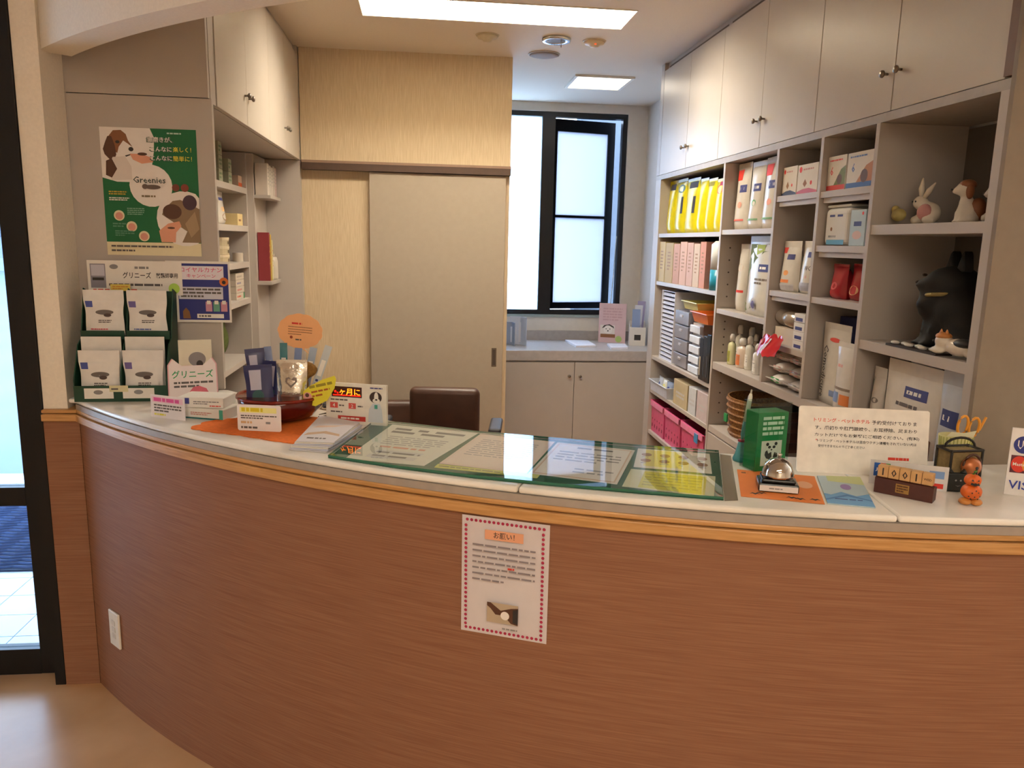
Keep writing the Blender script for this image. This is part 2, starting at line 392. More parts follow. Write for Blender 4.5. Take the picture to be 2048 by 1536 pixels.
# ------------------------------------------------------------------ reception counter
ct = thing('reception_counter', 'curved reception counter with brown laminate front, oak trim and marble top', 'counter')
AE = math.radians(283)
M().arc(CC, R0-.015, R0-.10, 0, .942, A0, AE, 80).obj('front_panel', wain, ct, fix=True)
M().arc(CC, R0, R0-.10, .942, .967, A0, AE, 80).obj('trim_board', oak, ct, fix=True, bevel=.003)
M().arc(CC, R0-.005, R0-.10, .969, .982, A0, AE, 80).obj('trim_cap', oak, ct, fix=True, bevel=.004)
M().arc(CC, R0-.007, R0-.10, .982, .9995, A0+.004, AE, 80).obj('apron', mat('#a59b92', .4), ct, fix=True)
def slab(a0, a1, first=False):
    n_ = 30
    if first:
        ai = math.radians(223.35); P = [(-1.162, 2.63)]+[cpt(a0+(a1-a0)*i/n_, .009) for i in range(n_+1)]
        P += [cpt(a1+(ai-a1)*i/n_, .452) for i in range(n_+1)]+[(-1.162, 2.786)]
    else:
        P = [cpt(a0+(a1-a0)*i/n_, .009) for i in range(n_+1)]+[cpt(a1+(a0-a1)*i/n_, .452) for i in range(n_+1)]
    P = [(x, min(y, 1.783) if x > 1.37 else y) for x, y in P]
    M().prism(P, 1.0, CT).obj('marble_slab', marble, ct, bevel=.006, seg=3)
s1, s2 = math.radians(247.25), math.radians(260.0)
slab(A0+.003, s1-.0003, True); slab(s1+.0003, s2-.0003); slab(s2+.0003, AE)
op = thing('outlet_plate', 'white blank outlet plate low on the laminate counter front', 'outlet', (*cpt(math.radians(223.34), .0145), .21), math.radians(223.34+90))
B(-.036, .036, -.008, 0, 0, .122).obj('plate', mat('#e9e2d4', .4), op, bevel=.003)
for i in range(3): B(-.012, .012, -.0095, -.008, .03+i*.023, .047+i*.023).obj('socket_cover', mat('#dcd4c5', .4), op, bevel=.001)

# ------------------------------------------------------------------ ceiling fittings
def recessed(name, label, x0, x1, y0, y1, s, dp):
    t = thing(name, label, 'ceiling light', ((x0+x1)/2, (y0+y1)/2, CE)); a, b = (x1-x0)/2-.001, (y1-y0)/2-.001; m = M()
    for q in ((-a, a, -b, -b+.004), (-a, a, b-.004, b), (-a, -a+.004, -b+.004, b-.004), (a-.004, a, -b+.004, b-.004)): m.box(*q, -.004, dp)
    m.obj('housing', mat('#f2ecdf', .4), t); B(-a, a, -b, b, dp+.004, dp+.01).obj('back_plate', mat('#e6e0d4', .5), t)
    B(-a+.004, a-.004, -b+.004, b-.004, dp-.006, dp).obj('diffuser', emis('long_diffuser_glow', LAMP, s), t)
def fitting(name, label, x0, x1, y0, y1, s, tubes):
    t = thing(name, label, 'ceiling light', ((x0+x1)/2, (y0+y1)/2, CE-.012)); a, b = (x1-x0)/2, (y1-y0)/2
    m = M()
    for q in ((-a-.02, a+.02, -b-.02, -b), (-a-.02, a+.02, b, b+.02), (-a-.02, -a, -b, b), (a, a+.02, -b, b)): m.box(*q, 0, .0118)
    m.obj('rim', mat('#efe8da', .4), t)
    B(-a, a, -b, b, .004, .009).obj('diffuser', emis('diffuser_glow', LAMP, s), t)
    for i in range(tubes-1):
        x = -a+2*a*(i+1)/tubes; B(x-.003, x+.003, -b, b, .001, .004).obj('diffuser_bar', mat('#efe8da', .4), t)
recessed('ceiling_light', 'long recessed fluorescent ceiling light over the counter', LX0, LX1, LY0, LY1, S_MAIN, .16)
fitting('square_ceiling_light', 'small square ceiling light in front of the window', .955, 1.30, 5.07, 5.43, S_SQ, 1)
fitting('waiting_room_light', 'long ceiling light over the waiting room', -.9, .8, -.9, -.6, S_WAIT, 1)
fitting('waiting_room_light', 'second ceiling light at the back of the waiting room', -.7, .7, -2.3, -2.0, S_WAIT, 1)
dl = thing('downlight', 'round downlight with a bright metal ring and pull chain', 'ceiling light', (.677, 4.23, CE))
M().lathe([(.045, -.001), (.05, -.014), (.072, -.016), (.076, -.008), (.076, -.001)], 28).obj('ring', mat('#cfd2d8', .2, .8), dl, smooth=True)
M().cyl(.044, -.012, -.002, 24).obj('lamp_cavity', mat('#6f6357', .6), dl)
M().tube([(.02, -.03, -.012), (.02, -.03, -.05)], .003, 6).obj('chain', metal, dl)
sp = thing('ceiling_speaker', 'flat round grey ceiling speaker grille', 'speaker', (.664, 4.573, CE))
M().lathe([(.0, -.014), (.06, -.013), (.08, -.009), (.083, -.001)], 30).obj('grille', mat('#8c7a6c', .7, bump=.4, scale=400), sp, smooth=True)
M().lathe([(.084, -.001), (.084, -.007), (.088, -.006), (.09, -.001)], 30).obj('ring', mat('#b4a596', .5), sp)
for x, y, lb, c in ((.88, 4.239, 'smoke detector with a small red lamp', '#d8c2a4'), (.317, 4.231, 'plain cream smoke detector without lamp', '#cdbd9c')):
    t = thing('smoke_detector', lb+' on the ceiling', 'detector', (x, y, CE))
    M().lathe([(.0, -.032), (.022, -.03), (.03, -.02), (.05, -.016), (.055, -.001)], 24).obj('housing', mat(c, .5), t, smooth=True)
    M().lathe([(.056, -.001), (.056, -.006), (.06, -.004), (.062, -.001)], 24).obj('base_ring', mat(c, .5), t)
    if 'red' in lb: M().ell((0, -.028, -.021), (.006, .006, .004)).obj('lamp', mat('#e0401c', .3, emit=1.5), t)

# ------------------------------------------------------------------ fitted furniture
def knob(parent, x, y, z, d):
    """small round pull; d = outward direction along x"""
    m = M(); m.tube([(x, y, z), (x+d*.012, y, z)], .004, 10); m.tube([(x+d*.012, y, z), (x+d*.016, y, z), (x+d*.022, y, z), (x+d*.025, y, z)], [.006, .011, .011, .006], 14)
    m.obj('knob', metal, parent, smooth=True)
def cupboard(label, y0, y1, xf, xb, d, group):
    """two-door wall cupboard; xf front plane, d = outward direction"""
    t = thing('wall_cupboard', label, 'cupboard', (0, 0, 0), 0, group); s = -d; lo, hi = min(xf+s*.022, xb), max(xf+s*.022, xb)
    m = M(); m.box(lo, hi, y0, y0+.018, ZC, CE-.002); m.box(lo, hi, y1-.018, y1, ZC, CE-.002); m.box(lo, hi, y0+.018, y1-.018, ZC, ZC+.018)
    m.box(lo, hi, y0+.018, y1-.018, CE-.02, CE-.002); xx = xb-s*.012; m.box(min(xx, xb), max(xx, xb), y0+.018, y1-.018, ZC+.018, CE-.02)
    m.obj('carcass', grey_lam, t)
    B(min(xf+s*.024, xf+s*.04), max(xf+s*.024, xf+s*.04), y0+.019, y1-.019, CE-.044, CE-.0205).obj('top_fascia', mat('#6a5d52', .6), t)
    ym = (y0+y1)/2
    for a, b, k in ((y0+.0015, ym-.0015, ym-.035), (ym+.0015, y1-.0015, ym+.035)):
        dr = B(min(xf, xf+s*.02), max(xf, xf+s*.02), a, b, ZC, CE-.045).obj('door', door_lam, t, bevel=.0015)
        knob(dr, xf, k, ZC+.11, d)
    return t
ZC = 1.966
ys = [4.64, 3.705, 2.762, 1.825]
for i, lb in enumerate(('grey two-door wall cupboard above the yellow bags', 'grey two-door wall cupboard above the small pigeonholes', 'grey two-door wall cupboard above the animal figurines')):
    cupboard(lb, ys[i+1], ys[i], XR, XW-.003, -1, 'wall cupboards over the right shelving')
f_ = thing('cupboard_filler', 'narrow grey filler panel at the window end of the wall cupboards', 'panel', (0, 0, 0))
B(XR, XW-.003, 4.642, 4.70, ZC, CE-.002).obj('panel', grey_lam, f_)

su = thing('shelving_unit', 'grey built-in shelving unit with pigeonholes full of pet products', 'shelf', (0, 0, 0))
TK = .02; SB = XW-.018
def vert(y, z0, z1, t=TK): B(XR, SB, y-t/2, y+t/2, z0, z1).obj('divider', grey_lam, su, bevel=.001)
def shelf(y0, y1, z, t=.022, lip=0):
    """z = top of the board"""
    B(XR+.004, SB, y0, y1, z-t, z).obj('shelf', grey_lam, su, bevel=.001)
    if lip: B(XR+.012, XR+.03, y0+.01, y1-.01, z-t-lip, z-t).obj('shelf_edge', grey_pan, su)
B(SB, SB+.012, 1.81, 4.70, .05, 1.93).obj('back_panel', shade_in, su)
B(XR, SB, 4.60, 4.70, 0, 1.938).obj('side_panel', grey_lam, su)
B(XR, SB, 1.802, 1.832, 0, 1.938).obj('side_panel', grey_lam, su)
B(XR, SB, 1.802, 4.70, 1.938, 1.964).obj('top_board', mat('#a59c94', .4), su)
YD = [4.60, 3.60, 3.04, 2.69, 2.35, 1.832]
ZS = dict(A=(1.624, 1.343, .888, .68), B=(1.632, 1.263), C=(1.755, 1.385, 1.176), D=(1.752, 1.565, 1.382), E=(1.63, 1.27))
ZL = 1.005; ZM = .69
vert(YD[1], 0, 1.938); vert(YD[2], ZL, 1.938); vert(YD[3], ZL, 1.938); vert(YD[4], ZM, 1.938)
for c_, (i, lip) in dict(A=(0, 0), B=(1, 0), C=(2, .018), D=(3, .018), E=(4, 0)).items():
    a = YD[i+1]+TK/2 if i < 4 else YD[5]; b = YD[i]-TK/2 if i else YD[0]
    for k, z in enumerate(ZS[c_]): shelf(a, b, z, .03 if c_ == 'E' else .022, lip if k < 2 else 0)
shelf(YD[4]+.01, YD[1]-.01, ZL, .035); shelf(YD[4]+.01, YD[1]-.01, ZM, .03); shelf(YD[5], YD[4]-.01, .86, .03)
shelf(YD[1]+.01, YD[0], .42)
for a, b in ((2.36, 2.97), (2.98, 3.59)): B(XR+.002, XR+.02, a, b, .06, ZM-.036).obj('lower_door', grey_lam, su, bevel=.0015)
B(XR+.004, XR+.02, 1.84, 2.33, .06, .82).obj('lower_door', grey_lam, su, bevel=.0015)
m = M()
for y_, z0, z1 in ((3.565, .75, .95), (3.565, 1.05, 1.2), (2.33, 1.32, 1.58), (2.33, 1.7, 1.88), (3.565, 1.32, 1.55)):
    for k in range(5):
        for xx in (XR+.05, SB-.05):
            m.tube([(xx, y_+.0245, z0+(z1-z0)*k/4), (xx, y_+.0235, z0+(z1-z0)*k/4)], .004, 8)
m.obj('peg_holes', mat('#4d453e', .7), su)['kind'] = 'stuff'

# left side: cupboards, end panel, recessed shelves
ZC = 1.989
cupboard('grey two-door wall cupboard above the left recess, nearer the poster', 2.882, 3.815, XL, -1.262, 1, 'wall cupboards over the left recess')
cupboard('grey two-door wall cupboard in the corner by the back wall', 3.815, 4.655, XL, -1.262, 1, 'wall cupboards over the left recess')
ep = thing('end_panel', 'grey laminate end panel that carries the green poster', 'panel', (0, 0, 0))
B(-1.162, XL+.004, 2.79, 2.812, CT+.002, 1.998).obj('lower_board', grey_pan, ep)
B(-1.162, XL-.006, 2.79, 2.812, 2.001, CE-.002).obj('upper_board', grey_pan, ep)
B(XL-.022, XL-.004, 2.812, 2.880, ZC, CE-.002).obj('filler', grey_lam, ep)
B(-1.262, -1.162, 2.79, 2.812, 0, CE-.002).obj('side_board', grey_pan, ep)
B(-1.16, XL, 2.795, 2.812, 0, .998).obj('base_board', grey_pan, ep)
fp = thing('recess_side', 'tall grey side panel of the left recess by the back wall', 'panel', (0, 0, 0))
B(-1.262, XL, YB-.02, YB+.026, 0, ZC-.003).obj('board', grey_pan, fp)
B(-1.262, XL, 4.657, YB+.026, ZC, CE-.002).obj('upper_filler', grey_pan, fp)
ls = thing('recessed_shelves', 'narrow grey shelves in the left recess under the cupboards', 'shelf', (0, 0, 0))
XS = -.94
B(-1.265, -1.25, 2.82, 4.35, .70, ZC-.004).obj('back_panel', shade_in, ls)
B(-1.25, XS, 4.335, 4.355, .70, ZC-.004).obj('divider', grey_lam, ls)
B(-1.25, XS, 3.30, 3.32, .70, ZC-.004).obj('divider', grey_lam, ls)
B(-1.25, -.905, 4.355, 4.668, .70, ZC-.004).obj('boxed_back', grey_pan, ls)
for z in (1.803, 1.607, 1.42, 1.228, .92): B(-1.25, XS, 3.32, 4.335, z-.03, z).obj('shelf', grey_lam, ls, bevel=.001)
B(-.905, -.82, 4.358, 4.655, 1.755, 1.772).obj('bracket_shelf', grey_lam, ls, bevel=.001)
B(-.905, -.83, 4.358, 4.655, 1.295, 1.315).obj('bracket_shelf', grey_lam, ls, bevel=.001)
B(-1.25, -.80, 3.32, 4.66, .66, .69).obj('lower_counter', grey_lam, ls)

# alcove base cabinet and worktop
def zd(): return 1.55
YD0 = 5.42; ZD = onY(1150, 701.5, YD0).z; zb_ = onY(1150, 722, YD0).z
wt = thing('worktop', 'pale grey worktop with backsplash below the window', 'worktop', (0, 0, 0))
B(-.2, XW-.003, YD0, YW-.002, zb_, ZD).obj('board', mat('#b4adaa', .3), wt, bevel=.004)
B(-.2, XW-.003, YW-.022, YW-.002, ZD, ZD+.075).obj('backsplash', mat('#a39c98', .4), wt, bevel=.002)
bc = thing('base_cabinet', 'grey two-door base cabinet under the window worktop', 'cabinet', (0, 0, 0))
B(-.2, XW-.003, YD0+.03, YW-.003, 0, zb_-.001).obj('carcass', grey_pan, bc)
xs_ = onY(1148, 780, YD0).x
for a, b, k in ((.2, xs_-.0015, xs_-.04), (xs_+.0015, XW-.004, xs_+.04)):
    dr = B(a, b, YD0+.009, YD0+.029, .06, zb_-.012).obj('door', grey_pan, bc, bevel=.0015)
    m = M(); zz = zb_-.11; m.tube([(k, YD0+.009, zz), (k, YD0-.003, zz)], .004, 10); m.tube([(k, YD0-.003, zz), (k, YD0-.006, zz), (k, YD0-.013, zz), (k, YD0-.016, zz)], [.006, .011, .011, .006], 14)
    m.obj('knob', metal, dr, smooth=True)

# office chairs
leather = mat('#4a3024', .42, var=.12, scale=14, bump=.2); blackpl = mat('#1e1d1f', .45)
def chair(label, x, y, rz, w, ztop):
    t = thing('office_chair', label, 'chair', (x, y, 0), rz, 'office chairs behind the counter')
    B(-.23, .23, -.22, .22, .42, .51).obj('seat', leather, t, bevel=.04, seg=4)
    m = M(); m.box(-w/2, w/2, .20, .27, ztop-.30, ztop); m.obj('backrest', leather, t, bevel=.034, seg=5, smooth=True)
    B(-.03, .03, .272, .29, .40, ztop-.1).obj('back_bar', blackpl, t)
    M().cyl(.028, .10, .42, 14).obj('gas_column', metal, t)
    m = M()
    for k in range(5):
        a = 2*PI*k/5; m.tube([(0, 0, .11), (.28*math.cos(a), .28*math.sin(a), .075)], [.03, .018], 8)
    m.obj('star_base', blackpl, t)
    for k in range(5):
        a = 2*PI*k/5; cx, cy = .28*math.cos(a), .28*math.sin(a)
        M().tube([(cx-.02, cy, .028), (cx+.02, cy, .028)], .027, 14).obj('castor', blackpl, t)
    for s in (-1, 1):
        ar = M(); ar.tube([(s*.27, .15, .46), (s*.275, .12, .62), (s*.275, -.02, .665)], .016, 8); a_ = ar.obj('arm', blackpl, t, smooth=True)
        B(s*.275-.03, s*.275+.03, -.13, .12, .665, .695).obj('arm_pad', mat('#3a3a40', .5), a_, bevel=.012, seg=3)
    return t
p = onY(887, 800, 3.95)
chair('brown leather office chair with a low padded back behind the glass mat', p.x-.028, 3.66, math.radians(-8), .36, zat(p.x, 3.95, 770))
p = onY(768, 820, 4.45)
chair('brown office chair mostly hidden behind the lit display sign', p.x, 4.22, math.radians(0), .36, zat(p.x, 4.45, 800))

# ------------------------------------------------------------------ makers for small goods
Z0 = CT+.0006
def stand(name, label, cat, pl, pr, pt, z=None, group=None):
    """an upright thing: base corners pl, pr on the surface z, top edge at row pt -> (root, width, height)"""
    z = Z0 if z is None else z
    a, b = onZ(*pl, z), onZ(*pr, z); c = (a+b)/2
    t = thing(name, label, cat, c, math.atan2(b.y-a.y, b.x-a.x), group)
    return t, (b-a).length, zat(c.x, c.y, pt)-z
def tilt(t, deg): t.rotation_euler.x = math.radians(deg); return t
WHT, INK, RED = paper('#ece7df'), paper('#35302e'), paper('#d8382c')
PINKP, GREENP, NAVY, YEL = paper('#e88fb0'), paper('#1f9a5a'), paper('#2b3380'), paper('#e6d94a')
GREY, LGREY = paper('#8c8a8a'), paper('#c9c6c4')
def lie(name, label, cat, px, z, col, t=.0006, group=None, pn='sheet'):
    """a sheet lying flat: px = corners (front left, front right, back right, back left)"""
    P = [onZ(x, y, z) for x, y in px]; c = sum(P, Vector())/len(P); c.z = z
    o = thing(name, label, cat, c, 0, group); q = [(p.x-c.x, p.y-c.y) for p in P]
    M().prism(q, 0, t).obj(pn, col, o)
    def f(u, v, e):
        x = (q[0][0]*(1-u)+q[1][0]*u)*(1-v)+(q[3][0]*(1-u)+q[2][0]*u)*v
        y = (q[0][1]*(1-u)+q[1][1]*u)*(1-v)+(q[3][1]*(1-u)+q[2][1]*u)*v
        return (x, y, t+e)
    w = math.hypot(q[1][0]-q[0][0], q[1][1]-q[0][1]); h = math.hypot(q[3][0]-q[0][0], q[3][1]-q[0][1])
    return o, Face(o, f, w, h, .00015)
def crink(a, b): return math.sin(a*12.9+b*4.1)*.5+math.sin(a*5.3-b*9.7)*.5
def pouch(t, w, h, d, col, seal=None, seed=0., x=0., y=0., z=0., pinch=.1, full=.75, name='bag', sealh=.07, ridge=None):
    """filled stand-up bag: round at the foot, flat at the top seal; returns the print face on its front"""
    def half(u, v, s):
        q = max(0., 1-(2*u-1)**2)**.6; g = min(1., .55+v*3)*(max(0., 1-max(0., v-.12)/(.88-.0)))**full if v > .12 else min(1., .55+v*3)
        wob = crink(u*1.3+seed, v*1.7+seed*2)*.05*(.3+v)
        k = 1-pinch*math.sin(PI*min(1, v*1.05))*.6-.015*math.cos(9*v+seed)
        return (x+(u-.5)*w*k, y+yr+s*((yr if s < 0 else d-yr)*q*g*(1+wob)*.95+.0007), z+v*h*(1-sealh))
    yr = min(d*.5, .03) if ridge is None else ridge
    m = M(); m.grid(lambda u, v: half(u, v, -1), 10, 10); m.grid(lambda u, v: half(u, v, 1), 10, 10, True)
    n_ = len(m.v)//2
    m.f.append(tuple(list(range(0, 11))[::-1]+[n_+i for i in range(11)][::1])); m.mi.append(0)
    b = m.obj(name, col, t, smooth=True)
    zt = z+h*(1-sealh); k = 1-pinch*math.sin(PI*1.)*.6-.015*math.cos(9+seed)
    B(x-w*k/2, x+w*k/2, y+yr-.0009, y+yr+.0009, zt-.002, z+h).obj('top_seal', seal or col, t)
    return Face(t, lambda u, v, o: (lambda p: (p[0], p[1]-o-.0004, p[2]))(half(u, v, -1)), w, h*(1-sealh), .0005, n=5)
def carton(t, w, d, h, col, x=0., y=0., z=0., side=None, name='carton'):
    o = B(x-w/2, x+w/2, y, y+d, z, z+h).obj(name, col, t, bevel=.0012)
    B(x-w/2+.002, x+w/2-.002, y+.001, y+d-.001, z+h, z+h+.0006).obj('lid_flap', side or col, t)
    return Face(t, flat(w, h, y, x, z), w, h)
def card(t, w, h, col=None, th=.0012, y=0., z=0., r=0., name='card'):
    m = M()
    if r:
        P = []
        for cx, cz, a in ((w/2-r, r, -PI/2), (w/2-r, h-r, 0), (-w/2+r, h-r, PI/2), (-w/2+r, r, PI)):
            P += [(cx+r*math.cos(a+PI/2*i/5), cz+z+r*math.sin(a+PI/2*i/5)) for i in range(6)]
        m.prism(P, y, y+th, 'y')
    else: m.box(-w/2, w/2, y, y+th, z, z+h)
    m.obj(name, col or WHT, t); return Face(t, flat(w, h, y, 0, z), w, h)
def easel(t, h, w=.03):
    m = M(); m.prism([(.002, h*.6), (.004, h*.6), (h*.35, 0), (h*.35-.004, 0)], -w/2, w/2, 'x'); m.obj('easel_back', LGREY, t)

# ------------------------------------------------------------------ on the end panel and the column side
YP = 2.7895
def wallsheet(name, label, cat, p0, p1, y, col, th=.0008):
    """sheet taped to a panel in plane y; p0 upper left, p1 lower right"""
    a, b = onY(*p0, y), onY(*p1, y)
    t = thing(name, label, cat, ((a.x+b.x)/2, y-th, b.z)); w, h = b.x-a.x, a.z-b.z
    B(-w/2, w/2, 0, th, 0, h).obj('sheet', col, t); return t, Face(t, flat(w, h), w, h), w, h
t, F, w, h = wallsheet('poster', 'green pet dental snack poster with a beagle and a cat on the end panel', 'poster', (198, 253), (404, 513), YP, paper('#0f6b3c'))
br, dbr, wh, skin, cream = paper('#8a5a38'), paper('#5b3a2a'), paper('#efe8e2'), paper('#e2a184'), paper('#e8ddb8')
F.rect(0, 0, 1, .105, cream).poly([(0, 1), (.52, 1), (.56, .93), (.55, .82), (.52, .7), (.45, .62), (.3, .58), (.15, .58), (0, .61)], wh)
F.ell(.5, .555, .225, wh).ell(.84, .30, .30, wh, rv=.22).poly([(.0, .105), (.0, .1), (.01, .1)], wh)
F.poly([(.09, .93), (.14, .975), (.22, .98), (.27, .95), (.29, .90), (.33, .855), (.33, .825), (.28, .80), (.2, .79), (.13, .82), (.08, .87)], br).poly([(.24, .90), (.27, .885), (.335, .85), (.335, .815), (.29, .79), (.22, .77), (.17, .80), (.19, .85)], wh).poly([(.08, .93), (.12, .93), (.15, .86), (.16, .79), (.14, .755), (.09, .75), (.04, .79), (.025, .83), (.05, .88)], dbr).ell(.315, .835, .026, INK, rv=.017).ell(.18, .888, .022, INK, rv=.012).poly([(.25, .785), (.32, .80), (.31, .79), (.26, .775)], INK)
F.poly([(.12, .77), (.25, .78), (.31, .70), (.31, .60), (.10, .59), (.06, .66)], paper('#e0d6ce')).poly([(.05, .74), (.11, .76), (.16, .68), (.10, .61), (.04, .63)], dbr)
F.poly([(.30, .80), (.42, .80), (.52, .775), (.54, .74), (.42, .725), (.33, .755)], skin).ell(.43, .80, .05, dbr, rv=.012)
F.ell(.76, .545, .04, paper('#7a3d2c')).ell(.855, .545, .042, paper('#8a3f2e'))
F.poly([(.62, .37), (.72, .44), (.80, .45), (.9, .42), (1, .38), (1, .11), (.80, .11), (.86, .2), (.70, .28), (.6, .33)], paper('#8c7458'))
F.ell(.71, .355, .10, dbr, rv=.06).ell(.90, .43, .075, paper('#4a3340'), rv=.06).poly([(.84, .26), (.95, .36), (.99, .22), (.9, .15)], paper('#a88f70'))
F.poly([(.58, .11), (.56, .2), (.66, .26), (.78, .28), (.8, .24), (.74, .19), (.73, .11)], skin).ell(.69, .225, .04, dbr, rv=.008)
for u, v in ((.15, .315), (.275, .23), (.40, .155)): F.ell(u, v, .056, cream).ell(u, v-.004, .04, paper('#dd9a86'))
for q_ in (.617, .625): F.text('歯磨きが、', q_, .912, .046, paper('#4f6a58')).text('こんなに', q_+.01, .839, .042, paper('#4f6a58')).text('こんなに', q_+.01, .769, .042, paper('#4f6a58'))
F.text('歯磨きが、', .62, .915, .042, wh).text('こんなに', .63, .842, .038, wh).text('楽しく！', .85, .842, .04, YEL)
F.text('こんなに', .63, .772, .038, wh).text('簡単に！', .85, .772, .042, YEL).text('Greenies', .49, .60, .05, paper('#3c4a44'))
F.ell(.52, .545, .085, paper('#6a5a52'), rv=.018).ell(.44, .548, .03, paper('#6a5a52'), rv=.02)
F.rows(.40, .62, .46, .485, 1, paper('#7c6a4a')).rows(.06, .25, .475, .51, 2, paper('#c9a93a')).rows(.06, .27, .43, .46, 2, wh)
F.rows(.24, .42, .32, .38, 4, paper('#7fae92')).rows(.08, .22, .22, .26, 2, paper('#5d9474')).rows(.1, .3, .15, .2, 3, paper('#5d9474'))
F.rows(.70, .97, .955, .975, 1, paper('#b9d6c4')).rows(.05, .95, .06, .085, 1, INK).rows(.05, .45, .025, .05, 1, INK).done()
t, F, w, h = wallsheet('campaign_flyer', 'navy and white campaign flyer taped beside the green display', 'flyer', (330, 521), (464, 645), YP-.012, WHT)
pk = paper('#d95c8c')
F.rect(.18, .04, .97, .96, NAVY).rect(.19, .70, .9, .92, paper('#e6e0ea')).rect(.19, .38, .88, .58, paper('#cfd0dc'))
F.text('ロイヤルカナン', .55, .86, .075, pk, w=.66).text('キャンペーン', .55, .76, .065, pk, w=.45).rows(.22, .86, .40, .57, 3, INK)
F.ell(.90, .67, .07, paper('#d9742e')).ell(.90, .66, .03, INK)
for i, c in enumerate(('#c98fa4', '#6aa38c', '#d194a4')): F.rect(.60+i*.12, .18, .70+i*.12, .34, paper(c)).rect(.62+i*.12, .3, .68+i*.12, .36, WHT)
F.poly([(.24, .06), (.24, .18), (.29, .24), (.34, .18), (.36, .06)], paper('#8a5f38')).rect(.46, .07, .88, .14, WHT).rows(.49, .85, .08, .13, 1, INK).done()

# ------------------------------------------------------------------ green snack display at the column
t, w, h = stand('snack_display', 'dark green cardboard counter display stand for snack pouches', 'display stand', (146, 806), (338, 800), 582)
gr = mat('#10402c', .5, var=.08); D = .16; t.rotation_euler.z = math.radians(3)
def side(x): return M().prism([(0, 0), (D, 0), (D+.02, h*.96), (D-.02, h), (.09, h*.55), (.055, h*.5), (.0, .07)], x-.0015, x+.0015, 'x')
for x in (-w/2+.002, w/2-.002): side(x).obj('side_panel', gr, t)
side(.0).obj('centre_divider', gr, t)
M().prism([(D-.004, 0), (D, 0), (D+.02, h*.97), (D+.016, h*.97)], -w/2+.0036, w/2-.0036, 'x').obj('back_board', gr, t)
B(-w/2+.0036, w/2-.0036, .0015, D-.005, 0, .003).obj('tray_floor', gr, t)
B(-w/2, w/2, -.0015, .0012, 0, .052).obj('front_lip', gr, t)
for x in (-w/4, w/4):
    B(x-w/4+.004, x+w/4-.004, .085, D-.005, h*.56, h*.56+.003).obj('tier', gr, t)
    B(x-w/4+.004, x+w/4-.004, .082, .0845, h*.54, h*.62).obj('tier_lip', gr, t)
F = Face(t, flat(w, .052, -.0016), w, .052)
F.rect(.11, .2, .42, .85, WHT).rect(.52, .2, .86, .85, WHT).rect(.38, .62, .58, 1.02, paper('#d8cfa4')).ell(.26, .6, .05, GREY, rv=.14).ell(.69, .6, .05, GREY, rv=.14).rows(.40, .56, .7, .9, 1, INK).done('price_labels')
disp = t; Yd = D
# header board standing behind the tray
hb = thing('display_header', 'white header board above the green snack display', 'sign', t.matrix_basis @ Vector((.012, D+.022, 0)), t.rotation_euler.z)
wH = .30; hH = .115; z_ = h*.93
B(-wH/2, wH/2, 0, .002, z_, z_+hH).obj('board', WHT, hb); B(-.02, .02, .0022, .005, 0, z_+.05).obj('strut', LGREY, hb)
F = Face(hb, flat(wH, hH, 0, 0, z_), wH, hH)
F.rect(.03, .2, .19, .9, paper('#8d8a96')).rect(.04, .55, .18, .87, paper('#c8c5d2')).rect(.05, .42, .17, .5, INK)
F.ell(.28, .82, .045, GREY, rv=.07).text('グリニーズ', .52, .58, .19, INK, w=.30).text('獣医師専用', .84, .58, .15, INK, w=.23).rows(.22, .92, .24, .36, 1, INK).rows(.05, .9, .06, .2, 1, RED).rows(.5, .7, .74, .86, 1, GREY)
F.ell(.91, .2, .06, paper('#b8e060')).done()
yt = thing('highlight_tag', 'small yellow and orange sticker tag on the top of the green display', 'tag', disp.matrix_basis @ Vector((-.03, .158, h*.972)), disp.rotation_euler.z)
card(yt, .062, .022, paper('#e8d060')).rows(.1, .9, .2, .8, 2, paper('#e09a40')).done()
pw, ph = w*.435, h
for row, (yy, zz) in enumerate(((.088, h*.56+.0036), (.041, .0036), (.008, .0036))):
    for k, x in enumerate((-w/4, w/4)):
        where = ('on the upper tier', 'behind the front row', 'in the front row')[row]
        q = thing('snack_pouch', f'white dental snack pouch {where} of the green display, {("blue", "purple")[k]} corner tag', 'pouch', disp.matrix_basis @ Vector((x+.004*(1-2*k), yy, zz)), disp.rotation_euler.z, 'snack pouches in the green display')
        hh = ph*(.42, .565, .45)[row]
        F = pouch(q, pw, hh, .03 if row != 1 else .022, gloss('#e6e2dc', .25), seed=row*3+k, name='pouch', sealh=.22)
        F.rect(.04, .80, .22, .97, paper('#4a559c' if k == 0 else '#6b5f9a'))
        if row != 1: F.ell(.52, .66, .24, paper('#6b6460'), rv=.07).ell(.60, .58, .1, paper('#4c3c38'), rv=.05).rows(.36, .7, .36, .46, 2, INK).rows(.15, .6, .1, .22, 2, paper('#d86070') if k == 0 else paper('#5068b0'))
        F.done()

